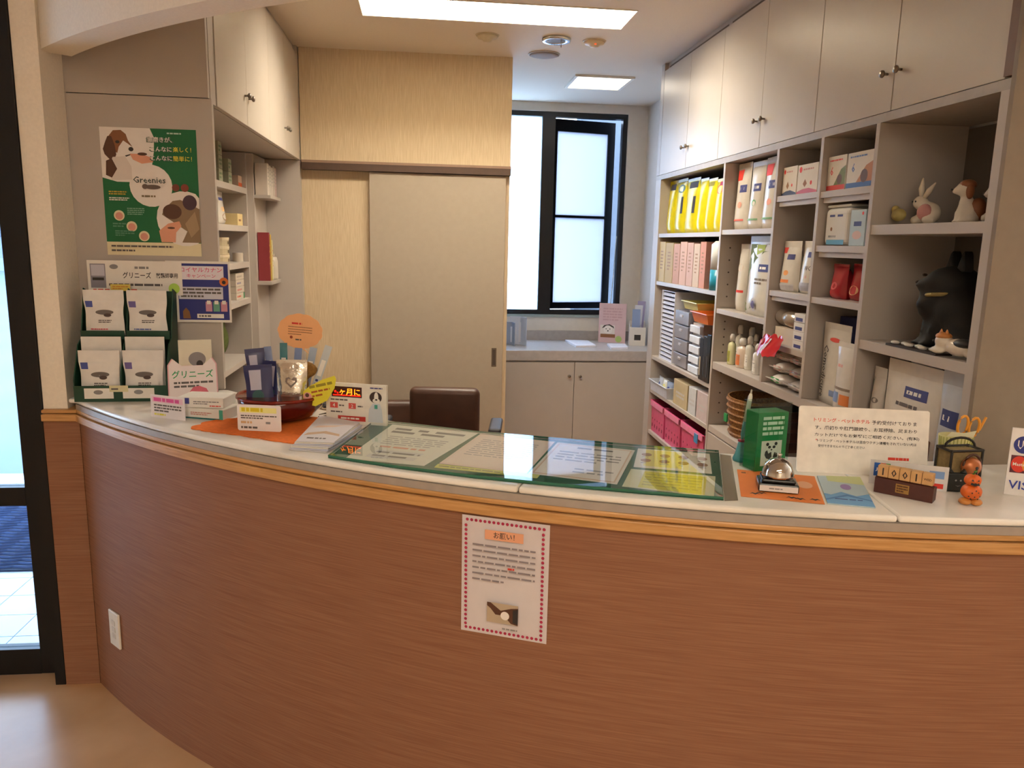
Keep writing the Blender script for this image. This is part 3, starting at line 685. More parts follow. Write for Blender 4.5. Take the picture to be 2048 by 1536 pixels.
# ------------------------------------------------------------------ left counter group
t, w, h = stand('dental_booklet', 'cream snack booklet leaning behind the pink speech card', 'booklet', (362, 800), (428, 797), 680)
F = card(t, w, h, paper('#e4dfc8'), .006); F.ell(.55, .68, .26, GREY, rv=.12).ell(.62, .6, .1, INK, rv=.06).rows(.3, .8, .3, .42, 2, GREY).done(); easel(t, h)
t, w, h = stand('speech_card', 'pink cat-eared card with green lettering behind the stacked cartons', 'card', (338, 812), (438, 806), 716)
P = [(-w/2, 0), (w/2, 0), (w/2*.98, h*.86), (w*.40, h), (w*.22, h*.84), (-w*.22, h*.84), (-w*.40, h), (-w/2*.98, h*.86)]
M().prism(P, 0, .0015, 'y').obj('card', paper('#e8b4bc'), t); P2 = [(x*.95, .004+z*.965) for x, z in P]
F = Face(t, flat(w, h), w, h); F.poly([(x/w+.5, z/h) for x, z in P2], paper('#efe2e0')).text('グリニーズ', .5, .66, .17, GREENP, w=.82).rows(.12, .9, .36, .52, 2, INK)
F.poly([(.38, .14), (.42, .28), (.5, .38), (.62, .40), (.76, .34), (.84, .18), (.8, .1), (.4, .08)], paper('#d96a7c')).ell(.6, .16, .13, paper('#8a4a48'), rv=.06).done(); easel(t, h*.9)
for i, (pl, pr, pt, lb, c) in enumerate((((376, 836), (441, 841), 812, 'lower flat white and green carton behind the pink price card', '#e3ded4'), ((364, 833), (452, 838), 783, 'upper flat white carton with navy corner, on the green-edged carton', '#e6e2da'))):
    t, w, h = stand('flat_carton', lb, 'carton', pl, pr, pt, group='flat cartons beside the green display')
    if i == 0:
        F = carton(t, .125, .09, .031, paper(c)); F.rect(0, 0, 1, .14, paper('#1d6a68')).rect(.9, 0, 1, 1, paper('#3f9a86')).rows(.15, .7, .35, .7, 2, paper('#c98a80')).done()
    else:
        t.location = low.location+Vector((-.012, .012, .0324)); t.rotation_euler.z += math.radians(5)
        F = carton(t, .14, .09, .03, paper(c)); F.rect(.06, .35, .26, .95, paper('#3a3f8c')).rows(.35, .9, .3, .7, 2, GREY).rows(.7, .95, .1, .3, 1, RED).done()
    low = t
t, w, h = stand('price_card', 'small pink headed price card in front of the flat cartons', 'card', (303, 833), (371, 842), 792)
F = card(t, w, h, paper('#e9e2e4')); F.rect(.05, .68, .95, .92, paper('#eec6d8')).rows(.1, .9, .70, .9, 1, paper('#e05aa0'), .8).rows(.1, .9, .25, .62, 3, INK).rows(.1, .7, .08, .22, 1, YEL).done(); easel(t, h)
# orange doily
P = [onZ(x, y, Z0) for x, y in ((383, 857), (420, 843), (520, 832), (640, 836), (712, 850), (690, 872), (640, 892), (560, 884), (480, 871), (420, 864))]
c = sum(P, Vector())/len(P); t = thing('felt_doily', 'bright orange scalloped felt mat under the treat bowl', 'mat', (c.x, c.y, Z0))
Q = []
for i in range(len(P)):
    a, b = P[i]-c, P[(i+1) % len(P)]-c
    for k in range(8):
        s = k/8; p = a.lerp(b, s); g = 1+.05*abs(math.sin(PI*s*2)); Q.append((p.x*g, p.y*g))
M().prism(Q, 0, .002).obj('felt', mat('#e8731c', .9, var=.08, scale=90, bump=.3), t)
# treat bowl and its contents
bp_ = onZ(548, 856, Z0)+Vector((0, .118, .0026)); BX, BY, BZ = bp_.x, bp_.y, bp_.z
t = thing('treat_bowl', 'dark red glazed bowl full of treats on the orange felt', 'bowl', (BX, BY, BZ))
M().lathe([(.06, 0), (.095, .012), (.120, .04), (.125, .070), (.121, .072), (.115, .042), (.090, .016), (.0, .010)], 32).obj('bowl', gloss('#5a1712', .12), t, smooth=True)
M().lathe([(.1255, .066), (.129, .070), (.126, .076), (.1215, .0725)], 32).obj('rim', gloss('#7d2418', .12), t, smooth=True)
def inbowl(name, label, cat, dx, dy, rz=0., rx=0., ry=0., dz=.043, group='treats in the red bowl'):
    o = thing(name, label, cat, (BX+dx, BY+dy, BZ+dz), 0, group); o.rotation_euler = (math.radians(rx), math.radians(ry), math.radians(rz)); return o
nv = gloss('#262a5c', .3)
for i, (dx, dy, hh, ww, ry, lb) in enumerate(((-.060, .004, .165, .055, -5, 'tall narrow navy treat packet at the rim of the red bowl'), (-.048, -.055, .125, .08, -4, 'wide navy treat packet with white panel in the red bowl'), (-.028, -.012, .13, .06, 3, 'navy treat packet behind the foil bag in the red bowl'))):
    o = inbowl('treat_packet', lb, 'packet', dx, dy, 8-8*i, -4, ry)
    F = pouch(o, ww, hh, .018, nv, seed=i, name='packet'); F.rect(.18, .45, .6, .95, paper('#b9b6c8')).ell(.45, .3, .22, paper('#2f5a5a')).done()
o = inbowl('foil_bag', 'silver foil treat bag with a heart in the red bowl', 'pouch', .036, -.040, -4, -2, 0, .06)
F = pouch(o, .092, .12, .04, mat('#d6d0c4', .16, .8, bump=.8, scale=70), seed=4, name='bag'); F.poly([(.5, .34), (.7, .5), (.68, .6), (.58, .62), (.5, .56), (.42, .62), (.32, .6), (.3, .5)], paper('#7d7068')).done()
tanf = mat('#8f6a34', .95, var=.25, scale=120, bump=.6)
o = inbowl('plush_toy', 'brown and tan fluffy toy behind the foil bag', 'toy', .035, .03, 0, 0, 0, .062)
m = M(); m.ell((0, 0, .035), (.045, .022, .035)); m.ell((-.03, -.003, .075), (.034, .022, .028)); m.ell((.032, -.003, .08), (.04, .024, .027)); m.obj('plush', tanf, o, voxel=.007)
for i, (dx, dy, ry, rx, c, hh) in enumerate(((-.03, .052, -6, -3, '#8f9cc0', .165), (.0, .056, 0, -3, '#3f7d86', .175), (.030, .06, 5, -3, '#7d90bc', .16), (.056, .056, 12, -2, '#a4b2c8', .165), (.080, .032, 19, -2, '#c4cad0', .18))):
    o = inbowl('treat_stick', ('pale blue', 'teal', 'blue', 'grey blue', 'silver')[i]+' wrapped treat stick standing in the red bowl', 'packet', dx, dy, 0, rx, ry)
    F = pouch(o, .022, hh, .010, gloss(c, .25), seed=i*1.7, name='wrapper', pinch=.0); F.rect(.2, .5, .8, .8, WHT).rows(.25, .75, .3, .45, 2, NAVY).done()
o = inbowl('speech_cloud_card', 'orange cloud-shaped card on a clear stick over the bowl', 'card', .035, .076, -6, 0, 4, .040)
zc_ = zat(BX+.035, BY+.076, 662)-BZ-.040; cw, ch = .066, .052
P = []
for i in range(60):
    a = 2*PI*i/60; g = 1+.045*abs(math.sin(a*6.5)); P.append((cw*g*math.cos(a), zc_+ch*g*math.sin(a)))
P.insert(47, (.035, zc_-ch*1.35))
M().prism(P, 0, .0012, 'y').obj('cloud', paper('#f0b27c'), o); M().tube([(.0, .003, 0), (.0, .003, zc_-.01)], .0022, 6).obj('stick', clear('clear_stick', '#e8ecec', .1), o)
F = Face(o, flat(.13, .1, 0, 0, zc_-.05), .13, .1); F.text('', .5, .8, .1, RED).rows(.3, .75, .68, .78, 1, RED).rows(.22, .78, .36, .66, 4, paper('#8a5a38'), .25, .05).ell(.3, .3, .035, paper('#a04a30')).rows(.4, .6, .2, .28, 1, INK).done()
m = M(); m.box(-.055, .055, .0035, .0045, zc_-.09, zc_+.085); m.obj('clear_sleeve', clear('sleeve', '#fdfdfd', .05, .5), o)
o = inbowl('leaf_tag', 'yellow leaf-shaped handwritten tag at the bowl rim', 'tag', .125, -.075, -14, 0, -14, .075)
P = [(-.055, -.004), (-.045, .03), (-.02, .042), (.02, .052), (.06, .056), (.062, .045), (.05, .02), (.02, -.01), (-.02, -.02)]
M().prism(P, 0, .001, 'y').obj('tag', paper('#e6dc3c'), o)
F = Face(o, flat(.12, .08, 0, 0, -.02), .12, .08); F.rows(.3, .9, .62, .82, 1, paper('#9a8f2a'), .5).rows(.32, .8, .3, .6, 2, paper('#b0622c'), .45).ell(.2, .4, .11, paper('#e8a8a0')).ell(.2, .46, .05, dbr).done()
m = M(); m.tube([(-.03, .002, .0), (-.05, .01, -.012)], .0015, 6); m.obj('stem', metal, o)
ws = thing('wire_card_stand', 'thin curled black wire card stand beside the bowl', 'wire stand', onZ(657, 834, Z0))
m = M(); pts = [(.03*math.cos(k*.7)*(1-k*.02), .02*math.sin(k*.9), .0018+k*.0021) for k in range(34)]; m.tube(pts, .0012, 6); m.tube([(-.03, 0, .0015), (.0, .02, .0015), (.03, 0, .0015), (0, -.02, .0015)], .0013, 6, True); m.obj('wire', mat('#5d5850', .4, .7), ws)
t, w, h = stand('price_card', 'white price card with yellow heading leaning on the red bowl', 'card', (476, 862), (563, 866), 812)
t.location.z += .0026
F = card(t, w, h, paper('#ece6e4'), r=.006); F.rect(.06, .70, .9, .9, paper('#f0ec9a')).rows(.1, .88, .72, .9, 1, paper('#d9c822'), .8).rows(.08, .9, .45, .62, 2, INK).rows(.08, .5, .25, .4, 1, paper('#d8b080')).rows(.65, .85, .25, .4, 1, GREY).rows(.08, .8, .06, .2, 1, INK).done(); easel(t, h*.8)
# lit display sign
t, w, h = stand('led_sign', 'white table sign with a glowing red text window and a dog in a white coat', 'sign', (653, 844), (773, 853), 768)
F = card(t, w, h, mat('#ece6da', .35), .012); easel(t, h)
led = mat('#ff7a12', .4, emit=3.2); led2 = mat('#d81808', .4, emit=1.6)
F.rect(.10, .66, .60, .92, paper('#3a0c08')).rect(.12, .69, .58, .72, led2).text('ヶ月に', .40, .79, .17, led, w=.34).ell(.16, .79, .02, led2).ell(.2, .76, .015, led2)
F.rows(.08, .45, .56, .62, 1, INK).rect(.07, .38, .20, .52, paper('#d95850')).rect(.38, .38, .50, .52, paper('#d95850')).rows(.22, .34, .42, .48, 1, INK).rows(.53, .68, .42, .48, 1, INK).text('4', .135, .45, .09, WHT).text('2', .44, .45, .09, WHT)
F.rows(.08, .45, .26, .32, 1, INK).rect(.20, .08, .66, .2, paper('#c83c34')).rows(.25, .6, .1, .18, 1, WHT).rows(.74, .96, .9, .95, 1, NAVY)
F.poly([(.70, .08), (.95, .08), (.93, .4), (.9, .55), (.78, .55), (.72, .4)], paper('#cfd6dc')).ell(.83, .70, .10, paper('#3a2a26'), rv=.14).ell(.84, .70, .035, WHT, rv=.13).ell(.84, .62, .06, WHT, rv=.06).ell(.84, .645, .02, INK, rv=.02).rect(.81, .42, .86, .52, paper('#4aa08c')).done()
# leaflet stack
P = [onZ(*p, Z0) for p in ((585, 899), (660, 903), (724, 862), (652, 846))]; c = sum(P, Vector())/4
for i in range(7):
    o = thing('leaflet', ('bottom', 'second lowest', 'third lowest', 'middle', 'third from top', 'second from top')[i]+' leaflet in the fanned pile beside the lit sign' if i < 6 else 'topmost leaflet with brown swirl, on the pile beside the lit sign', 'leaflet', (c.x+.003*math.sin(i*2.), c.y+.003*i-.01, Z0+i*.0033), math.radians(1.5*i-4), 'leaflets in the fanned pile')
    q = [(p.x-c.x, p.y-c.y) for p in P]; M().prism(q, 0, .0028).obj('sheet', paper(('#d9d6dc', '#c5c6d8', '#e2dcd2')[i % 3]), o)
    if i == 6:
        F = Face(o, lambda u, v, e, q=q: ((q[0][0]*(1-u)+q[1][0]*u)*(1-v)+(q[3][0]*(1-u)+q[2][0]*u)*v, (q[0][1]*(1-u)+q[1][1]*u)*(1-v)+(q[3][1]*(1-u)+q[2][1]*u)*v, .0028+e), .12, .16, .0001)
        F.poly([(.05, .2), (.5, .32), (.95, .25), (.9, .34), (.5, .42), (.1, .3)], paper('#c9a88a')).poly([(.1, .5), (.6, .62), (.95, .9), (.7, .72), (.2, .6)], paper('#e0c4b0')).rows(.2, .8, .08, .16, 1, INK).done()

# ------------------------------------------------------------------ glass desk mat with sheets under it
fr = [(656, 916), (800, 938), (950, 957), (1100, 972), (1280, 988), (1447, 1001)]; bk = [(1437, 906), (1278, 895), (1118, 881), (954, 867), (800, 849), (748, 846)]
ZG = Z0
P = [onZ(*p, ZG) for p in fr+bk]; c = sum(P, Vector())/len(P); q = [(p.x-c.x, p.y-c.y) for p in P]
def inset(pts, k): return [(x*k, y*k) for x, y in pts]
o = thing('felt_underlay', 'dark green felt sheet under the glass mat', 'mat', (c.x, c.y, ZG)); M().prism(q, 0, .001).obj('felt', mat('#1d5a44', .9, var=.06, scale=120), o)
gm = thing('glass_mat', 'long clear glass desk mat with green edge on the marble top', 'glass mat', (c.x, c.y, ZG+.0028))
M().prism(inset(q, .998), 0, .005).obj('glass', clear('mat_glass', '#fdfffe', .012, 1.25), gm)
m = M(); k = len(q)
m._a([(x*.998, y*.998, 0) for x, y in q]+[(x, y, 0) for x, y in q]+[(x, y, .005) for x, y in q]+[(x*.998, y*.998, .005) for x, y in q],
     [(i+a*k, (i+1) % k+a*k, (i+1) % k+b*k, i+b*k) for i in range(k) for a, b in ((1, 2), (2, 3), (0, 1))]); m.obj('green_edge', gloss('#2c6b52', .2), gm)
ZPp = ZG+.0012
def under(label, px, col): return lie('notice_sheet', label, 'paper', px, ZPp, col, .0005, 'sheets under the glass mat')
o, F = under('white notice with headings under the glass, nearest the lit sign', ((690, 917), (848, 932), (956, 867), (785, 849)), paper('#d9d6c8'))
F.rows(.1, .95, .74, .93, 2, INK, .6, .5).rows(.15, .85, .42, .68, 5, GREY, .35).rows(.2, .85, .33, .40, 1, paper('#d08a70')).rect(.22, .2, .8, .28, LGREY).rect(.2, .08, .8, .16, LGREY).rows(.25, .78, .09, .27, 2, INK, .4).done()
o, F = under('pinkish printed notice in the middle under the glass', ((878, 927), (1053, 947), (1110, 884), (961, 868)), paper('#dfc7ba'))
F.rect(.04, .04, .96, .96, paper('#e2cfc4')).rows(.12, .85, .3, .85, 9, GREY, .3).done()
o, F = under('narrow yellow strip along the front edge under the glass', ((868, 935), (1074, 957), (1080, 950), (876, 928)), paper('#b9ba3a'))
F.rows(.03, .97, .3, .7, 1, paper('#6a6a20')).done()
o, F = under('cream bordered letter under the glass beside the product list', ((1057, 947), (1234, 969), (1270, 901), (1115, 885)), paper('#d9cfc6'))
F.rect(.03, .03, .97, .97, paper('#c9a890')).rect(.05, .05, .95, .95, paper('#e0d8d2')).rows(.3, .8, .84, .92, 1, INK).rows(.12, .9, .44, .76, 4, INK, .35).rows(.45, .9, .14, .3, 2, GREY, .4).done()
o, F = under('product list with eight brown ovals under the glass', ((1267, 934), (1424, 948), (1419, 908), (1276, 897)), paper('#e4ddd0'))
F.rect(.12, .1, .62, .95, paper('#e2d67a'))
for i in range(4):
    for j in (.38, .68): F.ell(.14+i*.25, j, .07, br, rv=.09).rows(.08+i*.25, .2+i*.25, j-.17, j-.11, 1, GREY)
F.done()
o, F = under('yellow lined price sheet at the front corner under the glass', ((1244, 973), (1428, 995), (1431, 953), (1262, 938)), paper('#d8d6b4'))
F.rect(.17, .05, .9, .93, paper('#d2cc3e')).rows(.2, .86, .15, .85, 5, paper('#a9a428'), .35).done()
o, F = lie('vinyl_sheet', 'clear vinyl sheet edge beside the glass mat', 'mat', ((1449, 1002), (1476, 1001), (1462, 912), (1440, 909)), Z0, clear('vinyl', '#d9d5cc', .25), .0012)
fl_a = math.radians(246.8)
t = thing('request_notice', 'white request notice with a red dotted border taped to the counter front', 'notice', (*cpt(fl_a, .013), .648), fl_a+PI/2)
w, h = .208, .286
F = card(t, w, h, paper('#d9d2d4'), .0006); dr = paper('#b02c50')
for i in range(18):
    for v in (.035, .965): F.ell(.06+i*.88/17, v, .018, dr, n=10)
for i in range(1, 24):
    for u in (.06, .94): F.ell(u, .035+i*.93/24, .018, dr, n=10)
F.rect(.28, .83, .72, .91, paper('#e8a884')).text('お願い！', .5, .87, .052, INK, w=.24).rows(.14, .86, .46, .80, 7, paper('#8a8288'), .3).rows(.55, .64, .595, .612, 1, RED, .9)
F.rect(.32, .13, .68, .30, paper('#b9a890')).poly([(.32, .3), (.36, .3), (.48, .24), (.6, .27), (.68, .28), (.68, .13), (.6, .14), (.52, .2), (.42, .2), (.36, .25), (.32, .27)], dbr).poly([(.62, .26), (.68, .27), (.68, .14), (.62, .15)], INK).ell(.53, .2, .05, wh).rows(.5, .84, .075, .1, 1, GREY).done()

# ------------------------------------------------------------------ right half of the counter
teal = gloss('#4f9aa0', .3)
pp = onZ(1481, 921, Z0)
t = thing('pen_stand', 'teal cone pen stand at the back of the counter', 'pen stand', pp)
M().lathe([(.020, 0), (.021, .006), (.016, .018), (.011, .040), (.009, .050)], 20).obj('cone', teal, t, smooth=True)
M().lathe([(.0092, .050), (.0105, .051), (.0105, .055), (.007, .056)], 16).obj('collar', mat('#b03848', .4), t)
pn = thing('counter_pen', 'white ballpoint pen with teal grip in the cone stand', 'pen', pp+Vector((0, 0, .0565))); pn.rotation_euler = (math.radians(-5), math.radians(9), 0)
M().tube([(0, 0, 0), (0, 0, .012), (0, 0, .045)], [.003, .0062, .0062], 12).obj('grip', teal, pn, smooth=True)
M().tube([(0, 0, .045), (0, 0, .11), (0, 0, .118)], [.006, .0055, .003], 12).obj('barrel', mat('#ded8c8', .3), pn, smooth=True)
M().tube([(0, 0, .118), (0, 0, .128)], .0022, 10).obj('button', mat('#c9c4b8', .3), pn)
t, w, h = stand('charity_box', 'green charity box with panda emblem in a clear case', 'box', (1503, 944), (1574, 938), 806)
w = .086; D = .05; F = carton(t, w, D, h*.86, gloss('#138a4c', .3))
F.rect(.16, .09, .84, .52, paper('#ece8de')).rows(.16, .86, .60, .95, 4, paper('#d6ecd8'), .6, .2)
F.poly([(.36, .30), (.34, .38), (.4, .46), (.5, .48), (.62, .46), (.68, .38), (.66, .3), (.60, .25), (.54, .27), (.42, .25)], paper('#efece4'))
F.ell(.36, .46, .05, INK).ell(.64, .465, .05, INK).ell(.43, .41, .05, INK, rv=.025).ell(.58, .41, .05, INK, rv=.025).ell(.5, .365, .03, INK, rv=.014)
F.poly([(.3, .34), (.36, .36), (.4, .3), (.5, .33), (.52, .24), (.44, .2), (.34, .22), (.28, .28)], INK).poly([(.6, .32), (.7, .3), (.72, .24), (.62, .2), (.56, .24)], INK).text('WWF', .5, .145, .055, INK, w=.36).done()
m = M(); a = .004
for q in ((-w/2-a, w/2+a, -a, -a+.002), (-w/2-a, w/2+a, D+a, D+a+.002), (-w/2-a-.002, -w/2-a, -a, D+a+.002), (w/2+a, w/2+a+.002, -a, D+a+.002)): m.box(*q, 0, h)
m.obj('clear_case', clear('case_acrylic', '#eef6f4', .03, .9), t)
t, w, h = stand('grooming_sign', 'white acrylic sign about grooming and pet hotel bookings', 'sign', (1592, 943), (1853, 957), 822)
t.rotation_euler.x = math.radians(-9); F = card(t, w, h*1.02, mat('#f3ede3', .18), .003, r=.006)
F.text('トリミング・ペットホテル', .335, .80, .062, paper('#e2402a'), w=.43).text('予約受付けておりま', .735, .795, .062, INK, w=.34)
F.text('す。爪切りや肛門腺絞り、お耳掃除、足まわり', .52, .685, .06, INK, w=.78).text('カットだけでもお気軽にご相談ください。(有料)', .53, .575, .06, INK, w=.80)
F.text('*', .145, .50, .03, RED).text('トリミング・ペットホテルは混合ワクチン接種をされていない犬は', .53, .49, .045, INK, w=.76).text('受付できませんのでご了承ください', .34, .41, .042, INK, w=.36).rows(.70, .89, .24, .29, 1, paper('#e2402a'), .8, .1).done()
M().prism([(.004, h*.7), (.006, h*.7), (.07, .011), (.067, .010)], -w*.35, w*.35, 'x').obj('back_leg', clear('acrylic_leg', '#eef2f0', .05), t)
o, F = lie('halloween_card', 'orange Halloween card with black bats under the service bell', 'card', ((1482, 993), (1650, 1009), (1629, 953), (1474, 939)), Z0, paper('#e8853c'))
F.ell(.83, .62, .1, paper('#f0b48a'), rv=.13)
for u, v in ((.18, .12), (.26, .16), (.62, .1), (.72, .08), (.9, .1)): F.poly([(u-.07, v), (u-.03, v+.05), (u, v+.03), (u+.03, v+.05), (u+.07, v), (u+.03, v+.015), (u, v-.02), (u-.03, v+.015)], INK)
F.rows(.05, .2, .84, .92, 1, paper('#7a4a28')).done()
t, w, h = stand('service_bell', 'chrome domed service bell on a black base', 'bell', (1516, 983), (1598, 990), 928, z=Z0+.001)
M().box(-w/2, w/2, 0, w*.78, 0, .020).obj('base', gloss('#191412', .2), t, bevel=.004)
M().box(-w*.42, w*.42, .004, w*.72, .0202, .029).obj('plinth', gloss('#1c1614', .15), t, bevel=.004)
r = w*.40; M().lathe([(r*1.02, .032), (r, .036), (r*.97, .044), (r*.84, .056), (r*.6, .066), (r*.3, .0715), (.0, .073)], 32, (0, w*.38, 0)).obj('dome', mat('#c9c4bc', .05, 1., var=0), t, smooth=True)
M().lathe([(.004, .072), (.004, .078), (.006, .080), (.004, .083), (0, .084)], 14, (0, w*.38, 0)).obj('plunger', mat('#c9c4bc', .1, 1.), t, smooth=True)
F = Face(t, flat(w*.94, .013, -.0004, 0, .003), w*.94, .013); F.rect(0, 0, 1, 1, paper('#e6e0da')).rows(.25, .75, .3, .7, 1, GREY).done('base_label')
o, F = lie('blue_leaflet', 'pale blue and green leaflet lying beside the orange card', 'leaflet', ((1655, 1008), (1751, 1017), (1720, 956), (1634, 953)), Z0, paper('#b9cfd8'), .0025)
F.poly([(0, 0), (1, 0), (1, .4), (.7, .3), (.4, .42), (.15, .3), (0, .34)], paper('#6fa6d4')).poly([(0, .1), (.5, .28), (1, .16), (1, .2), (.5, .34), (0, .15)], paper('#4f82bc')).poly([(.2, .8), (1, .7), (1, 1), (.2, 1)], paper('#cdd69a')).ell(.55, .6, .12, paper('#9a86c0'), rv=.1).rows(.2, .8, .14, .2, 1, NAVY, .4).done()
t, w, h = stand('perpetual_calendar', 'brown wooden block calendar showing 1001', 'calendar', (1747, 983), (1864, 1007), 945)
D = .034; brown = mat('#4d261f', .45, var=.1)
M().prism([(0, 0), (D, 0), (D, .030), (.012, .036), (0, .034)], -w/2, w/2, 'x').obj('holder', brown, t)
nums = '1001'; bx = w/5.2
F = Face(t, flat(w, .034, -.0003), w, .034); F.rect(.37, .25, .60, .85, paper('#a07838')).rows(.39, .58, .3, .8, 3, paper('#5a3418'), .6, .1).done('gold_plate')
for i in range(5):
    tl = M().box(-w/2+.003+i*(w-.006)/5, -w/2+.002+(i+1)*(w-.006)/5, .004, .024, .0365, .062).obj('number_block', mat('#d2a26a', .5, var=.08), t, bevel=.001)
    Ff = Face(tl, flat((w-.006)/5, .0255, .004, -w/2+.003+(i+.5)*(w-.006)/5, .0365), (w-.006)/5, .0255)
    Ff.text('WED' if i == 4 else nums[i], .5, .5, .2 if i == 4 else .66, paper('#33241c'), w=.72 if i == 4 else None).done()
t, w, h = stand('card_logo_tent', 'small clear tent with credit card logos behind the wooden calendar', 'sign', (1737, 966), (1893, 984), 927)
F = card(t, w, h, mat('#dcd8d6', .2), .002)
F.rect(.05, .35, .13, .9, paper('#2a5fb0')).rect(.13, .35, .20, .9, paper('#c83a44')).rect(.20, .35, .26, .9, paper('#3a9a50')).text('JCB', .155, .62, .16, WHT, w=.17).rect(.76, .5, .95, .8, paper('#7f9fd0')).rect(.80, .1, .95, .3, RED).done(); easel(t, h)
org = mat('#d9641e', .45, var=.12, scale=50)
t, w, h = stand('pumpkin_figure', 'orange ceramic figure of two stacked pumpkins on bent feet', 'figurine', (1918, 1009), (1964, 1013), 941)
k = h/.08; m = M()
m.ell((-.011*k, .004, .008*k), (.013*k, .014*k, .008*k)); m.ell((.011*k, .004, .008*k), (.013*k, .014*k, .008*k))
m.obj('feet', mat('#c9823c', .4), t, smooth=True)
def pump(cz, r, hh, name):
    m = M(); vs = []
    m.grid(lambda u, v: (lambda a, b: (r*(1+.06*math.cos(8*a))*math.sin(b)*math.cos(a), .006+r*(1+.06*math.cos(8*a))*math.sin(b)*math.sin(a), cz-hh*math.cos(b)))(2*PI*u, .02+(PI-.04)*v), 32, 12)
    o = m.obj(name, org, t, smooth=True); return o
b1 = pump(.030*k, .021*k, .017*k, 'body'); b2 = pump(.0565*k, .017*k, .0135*k, 'head')
F = Face(t, lambda u, v, e: ((u-.5)*.03*k, .006-math.sqrt(max(0, (.0178*k)**2-((u-.5)*.03*k)**2))-e-.0008, .045*k+v*.024*k), .03*k, .024*k, .0003, 1)
F.poly([(.2, .2), (.5, .1), (.8, .2), (.75, .42), (.6, .34), (.5, .42), (.4, .34), (.25, .42)], INK).poly([(.22, .55), (.4, .55), (.3, .75)], INK).poly([(.6, .55), (.78, .55), (.7, .75)], INK).done('carved_face')
F = Face(t, lambda u, v, e: ((u-.5)*.036*k, .006-math.sqrt(max(0, (.022*k)**2-((u-.5)*.036*k)**2))-e-.0008, .016*k+v*.028*k), .036*k, .028*k, .0003, 1)
for u, v in ((.2, .3), (.35, .6), (.5, .3), (.7, .65), (.8, .35), (.55, .8), (.3, .12), (.68, .15)): F.ell(u, v, .045, INK, n=10)
F.done('spots')
M().tube([(0, .006, .069*k), (.002, .006, .075*k), (.006, .006, .078*k)], [.004*k, .003*k, .002*k], 8).obj('stem', mat('#4f7a2c', .6), t)
t, w, h = stand('lantern_box', 'black framed gift box with a round brown bell and a looped handle', 'box', (1889, 975), (1968, 972), 903)
w, h = .085, .088; blk = mat('#1f1a16', .5)
B(-w/2+.004, w/2-.004, .006, .05, 0, h-.006).obj('box', mat('#8f7a50', .7, var=.2, scale=80), t)
m = M()
for x in (-w/2+.002, w/2-.002):
    for y in (.004, .052): m.tube([(x, y, 0), (x, y, h)], .003, 6)
for z in (.003, h-.003):
    m.tube([(-w/2, .004, z), (w/2, .004, z)], .003, 6); m.tube([(-w/2, .052, z), (w/2, .052, z)], .003, 6); m.tube([(-w/2, .004, z), (-w/2, .052, z)], .003, 6); m.tube([(w/2, .004, z), (w/2, .052, z)], .003, 6)
m.obj('frame', blk, t)
M().tube([(.0+.04*math.cos(a/10*PI), .03, h+.022*math.sin(a/10*PI)) for a in range(11)], .003, 8).obj('handle', blk, t)
bl = M().ell((.0, -.012, .052), (.024, .018, .022), 20, 12).obj('bell', mat('#b4693a', .3, .3), t, smooth=True)
M().box(-.0012, .0012, -.0315, -.029, .034, .052).obj('slit', INK, bl); M().ell((0, -.030, .053), (.004, .002, .004)).obj('hole', INK, bl)
M().tube([(.022*math.cos(PI*i/8), -.014, .055+.026*math.sin(PI*i/8)) for i in range(9)], .003, 6).obj('ribbon', mat('#4a2c1c', .6), t)
t = thing('black_cat_ornament', 'small black cat face ornament in front of the lantern box', 'ornament', onZ(1912, 984, Z0), math.radians(-12))
m = M(); m.box(-.022, .022, 0, .012, 0, .044); m.obj('block', mat('#141714', .5), t, bevel=.004)
M().prism([(-.02, .0445), (-.008, .0445), (-.015, .053)], .002, .01, 'y').obj('ear', mat('#141714', .5), t); M().prism([(.008, .0445), (.02, .0445), (.015, .053)], .002, .01, 'y').obj('ear', mat('#141714', .5), t)
F = Face(t, flat(.044, .044), .044, .044); F.ell(.42, .62, .05, GREY).ell(.66, .62, .05, GREY).poly([(.4, .36), (.54, .3), (.7, .36), (.54, .33)], GREY).done('face')
t = thing('striped_cup', 'pale yellow striped paper bag cup behind the acrylic sign', 'container', onZ(1903, 938, Z0), math.radians(-12))
M().lathe([(.034, 0), (.037, .05), (.040, .088), (.037, .088), (.034, .05), (.0, .004)], 24, rx=1, ry=.8).obj('cup', paper('#cfc88a'), t, smooth=True)
for i in range(15):
    a = PI+PI*(i+.5)/15; M().tube([(.0345*math.cos(a), .0278*math.sin(a), .002), (.0405*math.cos(a), .0325*math.sin(a), .086)], .0012, 5).obj('stripe', paper('#a9a85a'), t)
M().prism([(-.03, .088), (.032, .088), (.038, .105), (.01, .098), (-.02, .1)], -.02, -.0185, 'y').obj('paper_flap', paper('#d8d2b0'), t)
sc_ = thing('scissors', 'orange handled scissors standing in the striped cup', 'scissors', t.location+Vector((.016, .004, .006)), math.radians(-10)); sc_.rotation_euler.y = math.radians(8)
M().prism([(-.004, .0), (.004, .0), (.003, .075), (-.003, .075)], 0, .002, 'y').obj('blade', metal, sc_)
for s, x in ((0, -.012), (1, .016)):
    M().tube([(x+.012*math.cos(2*PI*i/14), .001, .105+.024*math.sin(2*PI*i/14)) for i in range(14)], .0035, 8, True).obj('finger_ring', mat('#e89a2c', .35), sc_, smooth=True)
M().tube([(-.012, .001, .082), (.0, .001, .07), (.014, .001, .082)], .004, 8).obj('shank', mat('#e89a2c', .35), sc_)
M().tube([(.03, .001, .10), (.038, .001, .135)], .003, 8).obj('spare_handle', mat('#e89a2c', .35), sc_)
t, w, h = stand('credit_card_sign', 'white credit card acceptance sign with round blue, red and VISA logos', 'sign', (2007, 988), (2130, 1003), 861)
